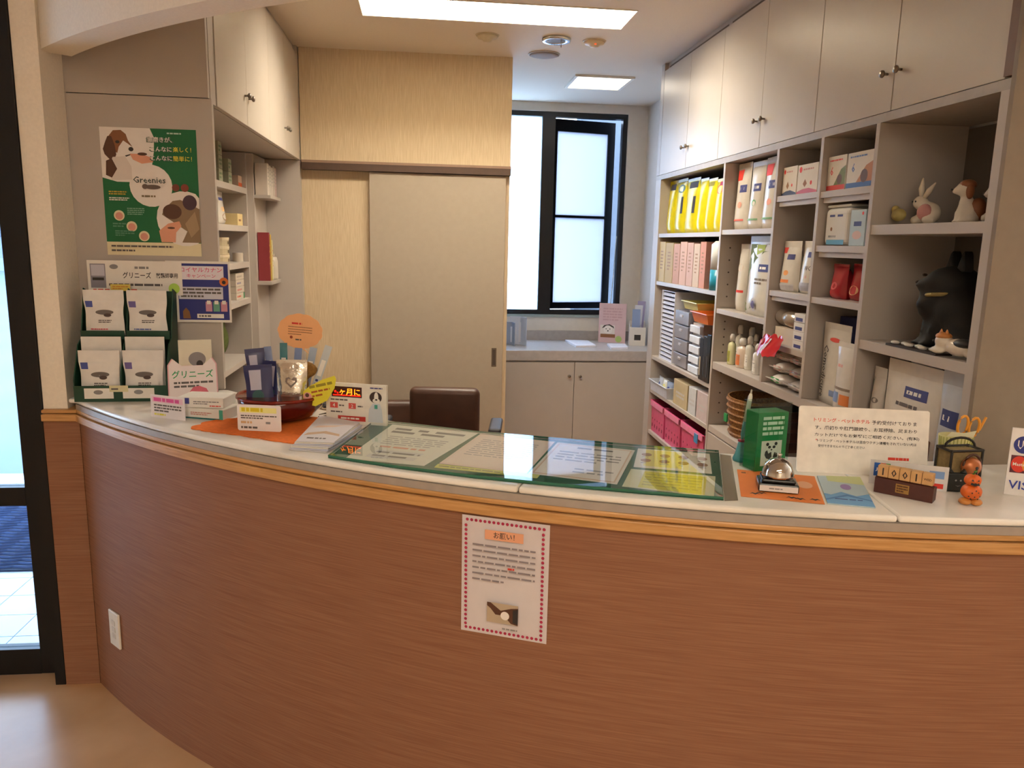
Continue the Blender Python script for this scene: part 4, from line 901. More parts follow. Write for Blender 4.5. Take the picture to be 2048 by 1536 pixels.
F = card(t, w, h, mat('#e4dfdc', .25), .004)
F.ell(.22, .76, .17, paper('#2c3684')).text('UC', .22, .76, .13, WHT, w=.2).rect(.04, .34, .52, .60, paper('#5a2430')).ell(.18, .47, .13, paper('#d83a28'), rv=.12).ell(.36, .47, .13, paper('#e0913a'), rv=.12).text('MasterCard', .28, .47, .05, WHT, w=.4).text('VISA', .30, .16, .13, paper('#33419c'), w=.5)
F.rect(.60, .64, .94, .9, paper('#d8d4d0')).rect(.60, .34, .94, .6, paper('#2a5fb0')).text('JCB', .77, .47, .12, WHT).done(); easel(t, h)

# ------------------------------------------------------------------ alcove worktop goods
ZA = ZD+.0006
def alc(name, label, cat, pl, pr, pt, group=None): return stand(name, label, cat, pl, pr, pt, ZA, group)
for i, (x, lb) in enumerate(((1016, 'open grey brochure standing on the worktop beside the sliding door'), (1035, 'white folded brochure on the worktop under the window'))):
    p = onZ(x, 690, ZA); t = thing('standing_brochure', lb, 'brochure', p, math.radians(-55+20*i))
    h = .21 if i else .17
    M().prism([(-.07, 0), (0, .035), (.07, 0), (.072, .004), (0, .039), (-.072, .004)], 0, h).obj('cover', paper('#c9cfe0' if i else '#9aa2b8'), t)
    B(-.05, .05, .03, .034, .02, h*.8).obj('inner_sheet', paper('#e4e4ec'), t)
for i, px in enumerate((((1152, 695), (1192, 694), (1175, 684), (1130, 683)), ((1222, 699), (1256, 698), (1250, 691), (1214, 690)))):
    lie('note_pad', ('larger white note pad on the window worktop', 'smaller white note pad in front of the pink card')[i], 'note pad', px, ZA, paper('#eceaf2'), .014)[1].rows(.15, .85, .2, .8, 4, LGREY, .15).done()
t, w, h = alc('framed_pet_card', 'tall pink standing card with a dog drawing on the worktop', 'card', (1196, 684), (1250, 687), 607)
F = card(t, w, h, paper('#d9b9bc'), .004); F.rect(.06, .2, .6, .45, paper('#e6dcd4')).poly([(.12, .36), (.2, .44), (.4, .47), (.55, .42), (.58, .36), (.5, .40), (.3, .41)], INK).ell(.35, .33, .16, wh).ell(.28, .35, .02, INK).ell(.42, .35, .02, INK).ell(.35, .3, .025, INK).rect(.08, .13, .62, .22, br).ell(.75, .1, .12, paper('#a8c070')).rows(.15, .85, .55, .9, 5, paper('#caa4a8')).done(); easel(t, h)
t, w, h = alc('leaflet_holder', 'white leaflet holder box at the end of the window worktop', 'holder', (1258, 691), (1290, 692), 655)
m = M(); D = .09
for q in ((-w/2, w/2, 0, .003, h), (-w/2, w/2, D-.003, D, h*1.3), (-w/2, -w/2+.003, .003, D-.003, h*1.15), (w/2-.003, w/2, .003, D-.003, h*1.15)): m.box(q[0], q[1], q[2], q[3], 0, q[4])
m.obj('box', paper('#e2dad0'), t); Face(t, flat(w, h), w, h).rect(.3, .3, .7, .6, INK).done()
for i in range(3):
    q = thing('leaflet', ('blue', 'white', 'violet')[i]+' leaflet leaning out of the white holder', 'leaflet', t.matrix_basis @ Vector((-.015+.012*i, .02+.022*i, .016)), t.rotation_euler.z); q.rotation_euler.y = math.radians(1.5*i)
    B(-.03, .03, 0, .0015, 0, .26+.03*i).obj('sheet', paper(('#8ea2cc', '#dfe2ec', '#a49cc0')[i]), q)
t = thing('intercom', 'small white wall switch box with a dark window beside the shelving', 'switch', (XW-.001, 5.35, onX(1301, 508, XW).z), -PI/2)
B(-.03, .03, -.012, 0, -.05, .05).obj('plate', mat('#dfdbe2', .4), t, bevel=.002); B(-.014, .014, -.0135, -.012, -.012, .022).obj('display', mat('#39404c', .3), t)
t = thing('wall_calendar', 'pale sheets hanging on the wall beside the window', 'papers', (XW-.002, 5.30, onX(1298, 640, XW).z), -PI/2)
B(-.10, .10, -.002, 0, 0, .34).obj('sheet', paper('#cdd2e4'), t); B(-.08, .05, -.0036, -.0021, -.05, .2).obj('lower_sheet', paper('#b7c0d8'), t)
Face(t, flat(.2, .34, -.0022), .2, .34).rows(.1, .9, .62, .95, 7, GREY).rect(.3, .66, .6, .8, paper('#7f8694')).done()

# ------------------------------------------------------------------ goods on the right-hand shelves
def bay(y):
    for i in range(5):
        if YD[i+1] <= y <= YD[i]: return i
    return 4
def rs(name, label, cat, x0, x1, yt, zb, inset=.02, group=None, yref=None):
    """thing on a shelf of the right unit: photo columns x0..x1, top row yt, shelf top zb -> (root, width, height), kept inside its bay"""
    xp = XR+inset; ym = yref or yt+25
    a, b = onX(x0, ym, xp).y, onX(x1, ym, xp).y; i = bay(onX((x0+x1)/2, ym, XR).y); w0 = a-b
    hi, lo = YD[i]-(.013 if i else .003), YD[i+1]+(.013 if i < 4 else .003)
    a = min(a, hi); b = max(b, lo)
    if a-b < .6*w0: a, b = (hi, max(lo, hi-w0)) if a == hi else (min(hi, lo+w0), lo)
    y = (a+b)/2
    h = zat(xp, y, yt)-zb
    zs = sorted(ZS['ABCDE'[i]]+((ZL,) if i in (1, 2, 3) else ())+(1.936,))
    up = min([z for z in zs if z > zb+.05]); up = up-.026-(.018 if i in (2, 3) else .008 if i == 4 else 0) if up < 1.93 else up
    t = thing(name, label, cat, (xp, y, zb+.0006), -PI/2, group)
    return t, (a-b)*.985, max(.015, min(h, up-zb-.004))
def pxw(n, y, x=XR): return n*math.hypot(x, y)/FPX
zA, zB, zCc, zDd, zE = ZS['A'], ZS['B'], ZS['C'], ZS['D'], ZS['E']
lab = paper('#3a3f78')
# A: yellow bags
yb = gloss('#d8cc18', .25); xs = [1325, 1344, 1363, 1388, 1404, 1421, 1441]
for i in range(6):
    note = ('with a dark top corner', 'with a round blue-green spot', 'with dark top and black side lettering', 'plain and pressed behind its neighbours', 'with dull olive neck', 'with a round orange spot and red neck')[i]
    t, w, h = rs('yellow_bag', 'yellow pet food bag '+note, 'bag', xs[i], xs[i+1], 354, zA[0], .03, 'yellow bags on the top shelf', 420)
    F = pouch(t, w*.98, h*.98, .20, yb, seed=i*1.3, full=.45, pinch=.05, sealh=.05)
    if i in (0, 2): F.rect(.3, .86, .9, .98, INK)
    if i == 1: F.ell(.6, .86, .3, paper('#5d7f80'), rv=.08)
    if i == 4: F.rect(.2, .9, .8, .98, paper('#8a8420'))
    if i == 5: F.ell(.5, .84, .34, paper('#e0662c'), rv=.09).rect(.4, .92, .95, .99, paper('#a02a3c'))
    if i in (1, 2): F.rect(.72, .38, .86, .70, INK)
    F.done()
# A2: files
cs = ['#c9b37c', '#b8a374', '#c59a86', '#d3b0a0', '#c8a79c', '#cbb9a8', '#c98f7c']; xs = [1312, 1325, 1341, 1354, 1368, 1381, 1394, 1406]
for i in range(7):
    t, w, h = rs('card_file', ('cream', 'straw', 'salmon', 'pale pink', 'dusty pink', 'beige', 'rust')[i]+' cardboard file in the row beside the blue-capped tube', 'file', xs[i]+4, xs[i+1]+4, 484+2*(i % 3), zA[1], .012, 'files in a row on the shelf', 540)
    carton(t, w*.94, .24, h, paper(cs[i]), name='spine').rows(.3, .7, .3, .8, 6, paper('#9a7a60'), .4).done()
t, w, h = rs('wipe_tube', 'white tube with a blue lower half standing by the files', 'tube', 1413, 1432, 482, zA[1]-.0, .0, None, 530)
r = w*.46; M().lathe([(r, 0), (r, h*.42)], 20, (0, r, 0)).obj('blue_half', gloss('#2494b4', .3), t, smooth=True); M().lathe([(r, h*.42), (r, h*.93), (r*.8, h*.97), (r*.7, h)], 20, (0, r, 0)).obj('white_half', gloss('#dfe2e2', .3), t, smooth=True)
# A3: organisers
t, w, h = rs('paper_tray_tower', 'tall white tower of thin paper trays on the third shelf', 'organiser', 1321, 1347, 582, zA[2], .02, None, 650)
D = .26; wp = mat('#dcdce4', .35); n_ = 16
for x in (-w/2, w/2-.004): B(x, x+.004, 0, D, 0, h).obj('side_wall', wp, t)
B(-w/2+.004, w/2-.004, D-.004, D, 0, h).obj('back_wall', wp, t)
for i in range(n_+1):
    z = i*(h-.004)/n_; B(-w/2+.0042, w/2-.0042, .002, D-.0045, z, z+.003).obj('tray', wp, t)
    if i < n_: B(-w/2+.006, w/2-.006, .008, D-.01, z+.0032, z+.0032+h/n_*.45).obj('paper_stack', paper('#cfd3e6'), t)
t, w, h = rs('grey_drawer_unit', 'translucent grey drawer tower between the paper trays and the white drawers', 'organiser', 1348, 1376, 622, zA[2], .02, None, 670)
gd = mat('#8a8890', .3); B(-w/2, w/2, .02, .26, 0, h).obj('case', mat('#74727a', .4), t)
for i in range(4):
    z = .006+i*h/4; d_ = B(-w/2+.004, w/2-.004, 0, .019, z, z+h/4-.008).obj('drawer', gd, t, bevel=.002); B(-.02, .02, -.006, 0, z+h/8, z+h/8+.012).obj('pull', mat('#c2c0c8', .3), d_)
t, w, h = rs('white_drawer_unit', 'white drawer unit with bright fronts beside the black folders', 'organiser', 1377, 1398, 648, zA[2], .02, None, 690)
B(-w/2, w/2, .02, .26, 0, h).obj('case', mat('#b8aaa4', .4), t)
for i in range(5):
    z = .004+i*h/5; B(-w/2+.003, w/2-.003, 0, .019, z, z+h/5-.014).obj('drawer', mat('#dfe6f4', .25), t, bevel=.003)
def tray(t, w, d, h, col, th=.003, z=0., flare=.0):
    """open basket with sloping sides"""
    m = M(); a = lambda q, f: [(-w/2-f+q, -f+q), (w/2+f-q, -f+q), (w/2+f-q, d+f-q), (-w/2-f+q, d+f-q)]
    P = [(x, y, z) for x, y in a(0, 0)]+[(x, y, z+h) for x, y in a(0, flare)]+[(x, y, z+h) for x, y in a(th, flare)]+[(x, y, z+th) for x, y in a(th, 0)]
    m._a(P, [(3, 2, 1, 0)]+[(i+k*4, (i+1) % 4+k*4, (i+1) % 4+k*4+4, i+k*4+4) for k in range(3) for i in range(4)]+[(12, 13, 14, 15)]); m.obj('basket', col, t)
    r = M(); f = flare+.004; r.tube([(-w/2-f, -f, z+h), (w/2+f, -f, z+h), (w/2+f, d+f, z+h), (-w/2-f, d+f, z+h)], .004, 6, True); r.obj('rim', col, t)
zt_ = zA[2]+.285
tp = thing('yellow_tray', 'pale yellow plastic tray on top of the grey drawer tower', 'tray', (XR+.03, 3.97, bpy.data.objects['grey_drawer_unit'].location.z+.0), -PI/2)
hg = zat(XR+.02, 4.02, 622)-zA[2]; tp.location = (XR+.025, 4.0, zA[2]+hg+.008); tray(tp, .21, .2, .04, mat('#cfc87c', .35), flare=.012)
hw = zat(XR+.02, 3.78, 648)-zA[2]
tp = thing('orange_tray', 'orange plastic tray on top of the white drawer unit', 'tray', (XR-.005, 3.76, zA[2]+hw+.006), -PI/2); tray(tp, .20, .22, .05, mat('#e0742c', .3), flare=.014)
for i, c in enumerate(('#1c1a1c', '#2a2624', '#17181a')):
    t, w, h = rs('black_folder', ('black glossy folder with pale edge', 'charcoal folder in the middle of three', 'black folder against the divider')[i]+' hanging at the shelf front', 'folder', 1398+7*i, 1405+7*i, 676-3*i, zA[2], .0, 'black folders beside the white drawers', 720)
    carton(t, w, .2, h, gloss(c, .25)).rect(.1, .1, .4, .55, paper('#b9a890') if i == 0 else paper('#3a3634')).done()
# A4
t, w, h = rs('pale_basket', 'pale blue-grey plastic basket of packets, nearest the window', 'basket', 1297, 1337, 762, zA[3], .0, None, 775); tray(t, w*.9, .22, h*.8, mat('#c9cdd8', .3), flare=.006)
for i in range(3):
    q = thing('small_packet', ('silver', 'white and yellow', 'blue striped')[i]+' packet in the pale basket', 'packet', t.matrix_basis @ Vector((-.09+.09*i, .02, .006)), -PI/2+.1*i, 'packets in the pale basket'); F = pouch(q, .08, h*1.05, .05, gloss(('#c6cad6', '#dcd8c8', '#9aa8c4')[i], .2), seed=i); F.ell(.5, .5, .2, YEL if i == 1 else NAVY).done()
for i, (x0, x1, yt, c, lb) in enumerate(((1345, 1375, 764, '#c2b28c', 'beige cardboard box on the fourth shelf'), (1376, 1392, 776, '#cfd2d4', 'narrow clear plastic box beside the beige box'), (1393, 1416, 786, '#cbbcbc', 'pinkish white plastic box against the divider'))):
    t, w, h = rs('storage_box', lb, 'box', x0, x1, yt, zA[3], .01, 'boxes on the fourth shelf', 800); carton(t, w*.95, .2, h, mat(c, .4)).rows(.2, .8, .3, .6, 2, LGREY).done()
    if i: q = thing('wrapped_packet', ('green', 'blue')[i-1]+'-tinted shiny packet lying on a plastic box', 'packet', t.location+Vector((.1, 0, h+.0012)), .3); M().ell((0, 0, .018), (.055, .03, .018)).obj('packet', mat(('#8fa79c', '#a6b4cc')[i-1], .15, .4), q, smooth=True)
# A5 pink baskets
pink = mat('#d2507c', .35, var=.08)
for i, (x0, x1) in enumerate(((1291, 1328), (1329, 1362), (1363, 1412))):
    t, w, h = rs('pink_basket', ('pink perforated basket at the window end of the low shelf', 'middle pink basket on the low shelf', 'pink basket with a blue tag against the divider')[i], 'basket', x0, x1, 842+12*i, .42, .02, 'pink baskets on the low shelf', 862)
    h = .19; tray(t, w*.93, .23, h, pink, flare=.004); B(-w*.46, w*.46, -.013, -.009, h*.84, h).obj('front_lip', mat('#ec88ac', .3), t)
    m = M()
    for a in range(5):
        for b in range(3): m.box(-w*.4+a*w*.18, -w*.4+a*w*.18+.012, -.0018, -.0006, .03+b*.045, .05+b*.045)
    m.obj('slots', mat('#7d2a44', .6), t)
    if i == 2: B(.06, .11, -.0165, -.0135, h*.7, h*.95).obj('blue_tag', mat('#3f8cc0', .4), t)
    q = thing('pet_toy', ('grey', 'dark red', 'black')[i]+' soft item lying in a pink basket', 'toy', t.location+Vector((.11, 0, .0035))); m = M(); m.ell((0, 0, .085), (.07, .07, .085)); m.ell((.02, .03, .15), (.05, .05, .05)); m.obj('body', mat(('#8c8a88', '#5a2430', '#2c2a2c')[i], .8, bump=.4), q, voxel=.012)
t = thing('pink_tray', 'flat pink tray on the bottom shelf below the baskets', 'tray', (XR+.02, 4.3, .0006), -PI/2); tray(t, .5, .24, .3, mat('#e0a0a8', .35), flare=.004)
# B1 white bags
wbag = gloss('#d9d2c6', .22)
for i, (x0, x1, yt) in enumerate(((1462, 1488, 326), (1489, 1516, 322), (1516, 1549, 312))):
    t, w, h = rs('white_food_bag', ('tall white food bag with red corner, at the divider by the yellow bags', 'white food bag with green mark, between two red-cornered bags', 'white food bag with red corner and crumpled foot')[i], 'bag', x0, x1, yt, zB[0], .03, 'white food bags above the olive bag', 400)
    F = pouch(t, w, h, .15, wbag, seed=i*2.1, full=.5, pinch=.16)
    if i != 1: F.rect(.08, .80, .55, .97, paper('#d8382c'))
    F.rect(.45, .60, .9, .72, lab).rows(.5, .86, .62, .70, 1, WHT).rect(.12, .14, .88, .17, paper('#d86a60') if i == 0 else paper('#7aa47c'))
    if i == 1: F.ell(.6, .42, .14, paper('#6fae78'), rv=.05).ell(.62, .41, .09, paper('#d9d2c6'), rv=.035)
    else: F.ell(.6, .4, .14, paper('#e6a48c'), rv=.05)
    F.done()
# B2
t, w, h = rs('slim_bag', 'slim white bag with a red band leaning beside the olive bag', 'bag', 1466, 1484, 488, zB[1], .04, None, 560); F = pouch(t, w, h, .12, wbag, seed=5, full=.4); F.rect(.2, .3, .9, .34, RED).ell(.5, .7, .3, paper('#cfc0b0'), rv=.06).done()
t, w, h = rs('olive_bag', 'large white food bag with olive green corner and foot band', 'bag', 1483, 1541, 472, zB[1], .02, None, 560)
F = pouch(t, w, h, .17, gloss('#d4cfc2', .2), seed=3, full=.5, pinch=.06); ol = paper('#5f6a2c')
F.poly([(.06, .97), (.94, .97), (.94, .90), (.6, .86), (.35, .76), (.14, .6), (.06, .5)], ol).poly([(.3, .96), (.6, .96), (.6, .88), (.36, .82)], paper('#9aa83a')).rect(.5, .60, .95, .70, lab).rows(.54, .9, .62, .68, 1, WHT).rows(.4, .85, .42, .52, 2, paper('#7a6a52'))
F.poly([(.06, .16), (.4, .11), (.94, .16), (.94, .04), (.06, .04)], ol).ell(.45, .15, .1, paper('#b9b6b8')).ell(.45, .15, .06, paper('#6a6490')).done()
# B3 bottles
for i, (x, wpx, yt, dep, c, lb) in enumerate(((1446, 15, 650, .05, '#ddd8c8', 'cream pump bottle nearest the divider'), (1453, 14, 668, .0, '#d8d6a8', 'yellow labelled bottle in the front row'), (1456, 18, 655, .1, '#d9d4c8', 'tall white bottle at the back of the bottle group'), (1470, 20, 676, .0, '#e0cdbc', 'squat bottle with an orange printed label'), (1488, 15, 672, .02, '#e2dccd', 'white conditioner bottle in the middle'), (1500, 15, 668, .11, '#d6d0c4', 'white bottle behind the conditioner'), (1504, 16, 688, .0, '#ded9d2', 'short white bottle with sloping shoulders'), (1515, 15, 682, .03, '#dcd8d4', 'white nozzle bottle against the next divider'))):
    t, w, h = rs('shampoo_bottle', lb, 'bottle', x-wpx/2, x+wpx/2, yt, ZL, .035+dep, 'bottles on the shelf beside the red packet', 715)
    r = min(w*.5, pxw(wpx, 3.3)*.74); k = .62 if i != 7 else .5
    M().lathe([(r*.92, 0), (r, .006), (r, h*k), (r*.85, h*(k+.07)), (r*.4, h*(k+.12)), (r*.4, h*(k+.15))], 20, (0, r, 0), 1, .75).obj('bottle', gloss(c, .25), t, smooth=True)
    M().lathe([(r*.5, h*(k+.15)), (r*.5, h*.93), (r*.3, h)], 16, (0, r, 0)).obj('cap', gloss('#e6e2da', .25), t, smooth=True)
    f = lambda u, v, e, r=r, h=h: (r*1.0*math.sin((u-.5)*2.2), r-.75*r*math.cos((u-.5)*2.2)-e-.0004, h*.05+v*h*.5)
    F = Face(t, f, r*2, h*.5, .0004, 5); c2 = ('#c9c4b0', '#a8a83c', '#c0b8b0', '#d9783c', '#cfc6c0', '#c4c0b8', '#b8a4a0', '#c8ccd0')[i]
    F.rect(.2, .1, .8, .8, paper(c2) if i in (1, 3) else WHT).rows(.26, .74, .2, .7, 4, paper('#9a7a6a') if i == 3 else GREY).done()
# B4 wicker basket and dark trays
t, w, h = rs('wicker_basket', 'brown woven basket with a green tag on the low shelf', 'basket', 1432, 1490, 795, ZM, .01, None, 825)
wk = stripes('wicker', '#6a4526', '#a37440', (40, 40, 90), .7, 3, 3); r = w*.5
M().lathe([(r*.86, 0), (r, h), (r*.95, h), (r*.82, .006), (0, .006)], 28, (0, r*.8, 0), 1, .8).obj('basket', wk, t)
for k in range(6): M().tube([((r*(.87+.13*(k+.5)/6)+.002)*math.cos(2*PI*i/28), r*.8+(r*(.87+.13*(k+.5)/6)+.002)*.8*math.sin(2*PI*i/28), h*(k+.5)/6) for i in range(28)], .006, 5, True).obj('weave_ring', wk, t)
B(-r*.3, -r*.08, .0-.008, .02*r-.005, h*.35, h*.55).obj('green_tag', mat('#2f9a5c', .4), t)
for k in range(4): t, w, h = rs('wooden_tray', ('bottom', 'second', 'third', 'topmost')[k]+' dark wooden tray in the stack behind the pen', 'tray', 1494, 1530, 860, ZM+.045*k, .02, 'stacked wooden trays', 840); B(-w/2, w/2, 0, .2, 0, .012).obj('base', mat('#4a2a22', .5), t); B(-w/2, w/2, 0, .006, .0122, .032).obj('front', mat('#7d5a48', .5), t); B(-w/2, -w/2+.006, .0062, .2, .0122, .0432).obj('side', mat('#3a201a', .5), t); B(w/2-.006, w/2, .0062, .2, .0122, .0432).obj('side', mat('#3a201a', .5), t)
# C
for i, (x0, x1, yt, c) in enumerate(((1555, 1594, 334, '#3d4a6a'), (1594, 1636, 328, '#b85a70'))):
    t, w, h = rs('treat_carton', ('white carton with a slate blue wave', 'white carton with a pink wave')[i]+' in the upper pigeonhole', 'carton', x0, x1, yt, zCc[0], .02, 'cartons in the upper pigeonhole', 360)
    F = carton(t, w*.97, .14, h, paper('#dcd2c4')); F.poly([(0, 0), (1, 0), (1, .08), (.6, .18), (.3, .16), (0, .08)], paper(c)).ell(.15, .84, .07, RED).rows(.28, .8, .78, .88, 1, paper('#c08a80')).poly([(.3, .34), (.4, .5), (.5, .34), (.4, .22)], br).ell(.7, .35, .05, RED).done()
for i, (x0, x1, yt) in enumerate(((1549, 1588, 482), (1589, 1624, 482))):
    t, w, h = rs('food_pouch', ('white pouch with red corner and orange label', 'white pouch lettered WC with grey window')[i]+' below the empty pigeonhole', 'pouch', x0, x1, yt, zCc[1], .02+.01*i, 'pouches below the empty pigeonhole', 540)
    F = pouch(t, w*.9, h, .10, gloss('#ddd7cd', .18), seed=2+i, full=.6, pinch=.0, sealh=.12)
    if i == 0: F.rect(.04, .86, .3, .99, paper('#d8382c')).rect(.4, .72, .8, .84, lab).ell(.5, .42, .14, paper('#e8a060'), rv=.06).rect(.2, .2, .7, .27, paper('#e08040')).rect(.1, .03, .9, .17, paper('#c6c2c4'))
    else: F.rect(.45, .78, .95, .9, lab).text('WC', .62, .55, .10, INK).rect(.15, .06, .9, .24, paper('#a8a8b4')).ell(.6, .36, .05, paper('#d8a8a0'))
    F.done()
t, w, h = rs('red_packet', 'crumpled red and silver packet hanging over the shelf edge', 'packet', 1514, 1572, 650, zCc[2], -.03, None, 670)
m = M(); m.grid(lambda u, v: ((u-.5)*.17, -.02-.02*math.sin(PI*u)+.03*v, .005-.045+.075*v+.012*crink(u*3, v)), 10, 6); m.grid(lambda u, v: ((u-.5)*.17, -.02+.02*math.sin(PI*u)+.03*v, .005-.045+.075*v+.012*crink(u*3, v)), 10, 6, True); m.obj('packet', gloss('#c21f2e', .15), t, smooth=True)
Face(t, lambda u, v, e: ((u-.5)*.17, -.0225-.02*math.sin(PI*u)+.03*v-e, .005-.045+.075*v+.012*crink(u*3, v)), .17, .07, .0006, 5).poly([(.45, .1), (.7, .9), (.55, .95), (.36, .2)], paper('#d8d0e0')).ell(.25, .6, .08, paper('#e6a0a0')).done()
t, w, h = rs('foil_roll', 'silver and brown foil pouch lying on the shelf above the red packet', 'pouch', 1518, 1590, 628, zCc[2], .01, None, 650); M().tube([(-w*.48, .05, .105), (-w*.44, .05, .105), (0, .05, .10), (w*.4, .05, .095), (w*.45, .05, .095)], [.003, .03, .034, .03, .003], 12).obj('pouch', mat('#b4a494', .2, .5, bump=.5), t, smooth=True); B(-w*.4, w*.4, .02, .09, 0, .0655).obj('carton_below', paper('#cbbfae'), t)
for k in range(4):
    t, w, h = rs('medicine_carton', ('bottom', 'second', 'third', 'topmost')[k]+' white and navy medicine carton in the stack', 'carton', 1586, 1609, 640, zCc[2]+k*.034, .015, 'stacked medicine cartons', 660); F = carton(t, w*.95, .12, .032, paper('#dcd6d0')); F.rect(.15, .15, .8, .55, lab).done()
for i in range(6):
    c_, r_ = i % 2, i//2
    t, w, h = rs('snack_packet', f'{("lower", "middle", "upper")[r_]} white snack packet {("with green patch", "with grey print")[c_]} in the low pigeonhole', 'packet', 1534+36*c_, 1569+36*c_, 700, ZL+r_*.0465, .02+.012*r_, 'snack packets in the low pigeonhole', 745)
    m = M(); m.ell((0, .05, .0228), (w*.48, .055, .0226), 16, 8); m.obj('packet', gloss('#ddd8d0', .2), t, smooth=True); B(-w*.5, w*.5, -.006, .0, .022, .026).obj('seal', gloss('#d2ccc4', .25), t)
    Face(t, lambda u, v, e, w=w: ((u-.5)*w*.6, -.0005-e, .008+v*.03), w*.6, .03).rect(.1, .2, .9, .8, paper(('#3f9a52', '#b8b4ae')[c_] if r_ == 0 else '#cfa49c')).done('label')
# D
for i, (x0, x1, yt, c) in enumerate(((1641, 1692, 312, '#c83a34'), (1693, 1746, 303, '#3a5f9c'))):
    t, w, h = rs('diet_carton', ('white carton with red band and numeral 6', 'white carton with blue band and numeral 6')[i], 'carton', x0, x1, yt, zDd[0], .02, 'numbered cartons', 345)
    F = carton(t, w*.97, .12, h, paper('#dcd4c8')); F.rect(0, .02, 1, .16, paper(c)).rows(.1, .9, .84, .92, 1, paper(c)).text('6', .25, .58, .26, paper(c)).poly([(.4, .16), (1, .16), (1, .7), (.75, .6), (.55, .35)], paper(('#6f7a4c', '#b0744c')[i])).ell(.7, .32, .14, dbr).done()
t, w, h = rs('white_tub', 'white round-cornered supplement tub with blue base', 'tub', 1648, 1698, 406, zDd[1], .02, None, 450)
M().box(-w/2, w/2, 0, w*.8, 0, h*.93).obj('tub', paper('#d6d2cc'), t, bevel=.02, seg=4); M().box(-w/2+.004, w/2-.004, .004, w*.8-.004, h*.932, h).obj('lid', paper('#e0dcd4'), t, bevel=.012)
F = Face(t, flat(w*.7, h*.9), w*.7, h*.9); F.rect(0, .03, 1, .16, paper('#5f9fc4')).rect(.1, .78, .4, .84, lab).rect(.55, .78, .85, .84, lab).ell(.25, .45, .06, br).rows(.1, .8, .2, .3, 1, GREY).done()
t, w, h = rs('small_carton', 'small pale blue carton beside the supplement tub', 'carton', 1699, 1731, 420, zDd[1], .015, None, 455)
F = carton(t, w*.96, .08, h, paper('#b8cad2')); F.rect(.25, .55, .75, .68, lab).ell(.5, .3, .3, paper('#d8b8b4'), rv=.12).ell(.8, .9, .06, RED).done()
for i, (x0, x1) in enumerate(((1648, 1682), (1687, 1722))):
    t, w, h = rs('red_food_bag', ('red food bag leaning left in the dark pigeonhole', 'red food bag with pale patch beside the divider')[i], 'bag', x0, x1, 528, zDd[2], .03+.02*i, 'red bags in the pigeonhole', 565); F = pouch(t, w*.9, h, .11, gloss('#a5252e', .18), seed=6+i, full=.6); 
    if i: F.ell(.5, .3, .3, paper('#d89a6c'), rv=.14)
    else: F.ell(.5, .4, .2, paper('#c84850'), rv=.12)
    F.done()
t, w, h = rs('lettered_bag', 'tall white food bag with black lettering up its side', 'bag', 1636, 1690, 648, ZL, .046, None, 740)
F = pouch(t, w, h, .06, gloss('#d8d3ca', .2), seed=8, full=.4, pinch=.05, ridge=.012); F.text('Comodicure', .2, .42, .13, INK, w=.66*h/w, rot=-PI/2-.04).ell(.5, .86, .2, paper('#d8524a'), rv=.03).rect(.5, .12, .9, .2, paper('#7d93bc')).done()
t, w, h = rs('orange_tab_bag', 'white food bag with blue and orange tabs in front of the navy carton', 'bag', 1660, 1706, 686, ZL, .0, None, 760)
F = pouch(t, w, h, .042, gloss('#dcd7d0', .16), seed=9, full=.45, ridge=.02); F.rect(.08, .16, .45, .32, paper('#7d93bc')).rect(.52, .14, .92, .30, paper('#e0864a')).rows(.2, .7, .68, .76, 1, paper('#d89a90')).rect(.05, .36, .95, .40, paper('#8a7a6c')).done()
t, w, h = rs('navy_carton', 'navy carton behind the white bags in the tall pigeonhole', 'carton', 1674, 1716, 636, ZL, .115, None, 700); carton(t, w, .09, h, paper('#232a66')).done()
# E1 figurines
cer = gloss('#d9cdbb', .25)
def fig(name, label, x0, x1, yt, zb, ins=.10):
    return rs(name, label, 'figurine', x0, x1, yt, zb, ins)
t, w, h = fig('rabbit_figurine', 'white and pink rabbit figurine on the upper display shelf', 1824, 1885, 352, zE[0])
m = M(); k = h; m.ell((.04*k, .1*k, .24*k), (.28*k, .2*k, .23*k)); m.ell((-.12*k, -.02*k, .46*k), (.17*k, .15*k, .15*k)); m.ell((-.17*k, -.05*k, .1*k), (.13*k, .12*k, .1*k)); m.ell((.18*k, 0, .10*k), (.16*k, .14*k, .1*k))
m.obj('body', cer, t, voxel=.006)
M().tube([(-.13*k, 0, .55*k), (-.16*k, 0, .75*k), (-.15*k, 0, .97*k)], [.045*k, .065*k, .015*k], 10).obj('ear', cer, t, smooth=True); M().tube([(-.06*k, 0, .54*k), (.1*k, 0, .70*k), (.28*k, 0, .84*k)], [.045*k, .06*k, .015*k], 10).obj('ear', cer, t, smooth=True)
M().ell((.06*k, -.03*k, .26*k), (.2*k, .12*k, .17*k)).obj('pink_apron', mat('#c98c88', .4), t, smooth=True)
for x in (-.18, -.08): M().ell((x*k, -.165*k, .48*k), (.018*k, .014*k, .02*k)).obj('eye', INK, t)
t, w, h = fig('dog_figurine', 'sitting brown and white dog figurine on the upper display shelf', 1910, 1962, 358, zE[0])
k = h; m = M(); m.ell((.05*k, .14*k, .25*k), (.22*k, .24*k, .26*k)); m.ell((-.02*k, .02*k, .42*k), (.17*k, .16*k, .27*k)); m.ell((-.05*k, -.04*k, .78*k), (.19*k, .18*k, .18*k)); m.ell((-.12*k, -.18*k, .73*k), (.10*k, .11*k, .09*k))
for x in (-.12, .04): m.ell((x*k, -.1*k, .18*k), (.07*k, .07*k, .2*k)); m.ell((x*k, -.15*k, .035*k), (.08*k, .1*k, .036*k))
m.ell((.2*k, .02*k, .09*k), (.12*k, .15*k, .09*k)); m.obj('body', cer, t, voxel=.006)
rb = mat('#8a5232', .4, var=.15)
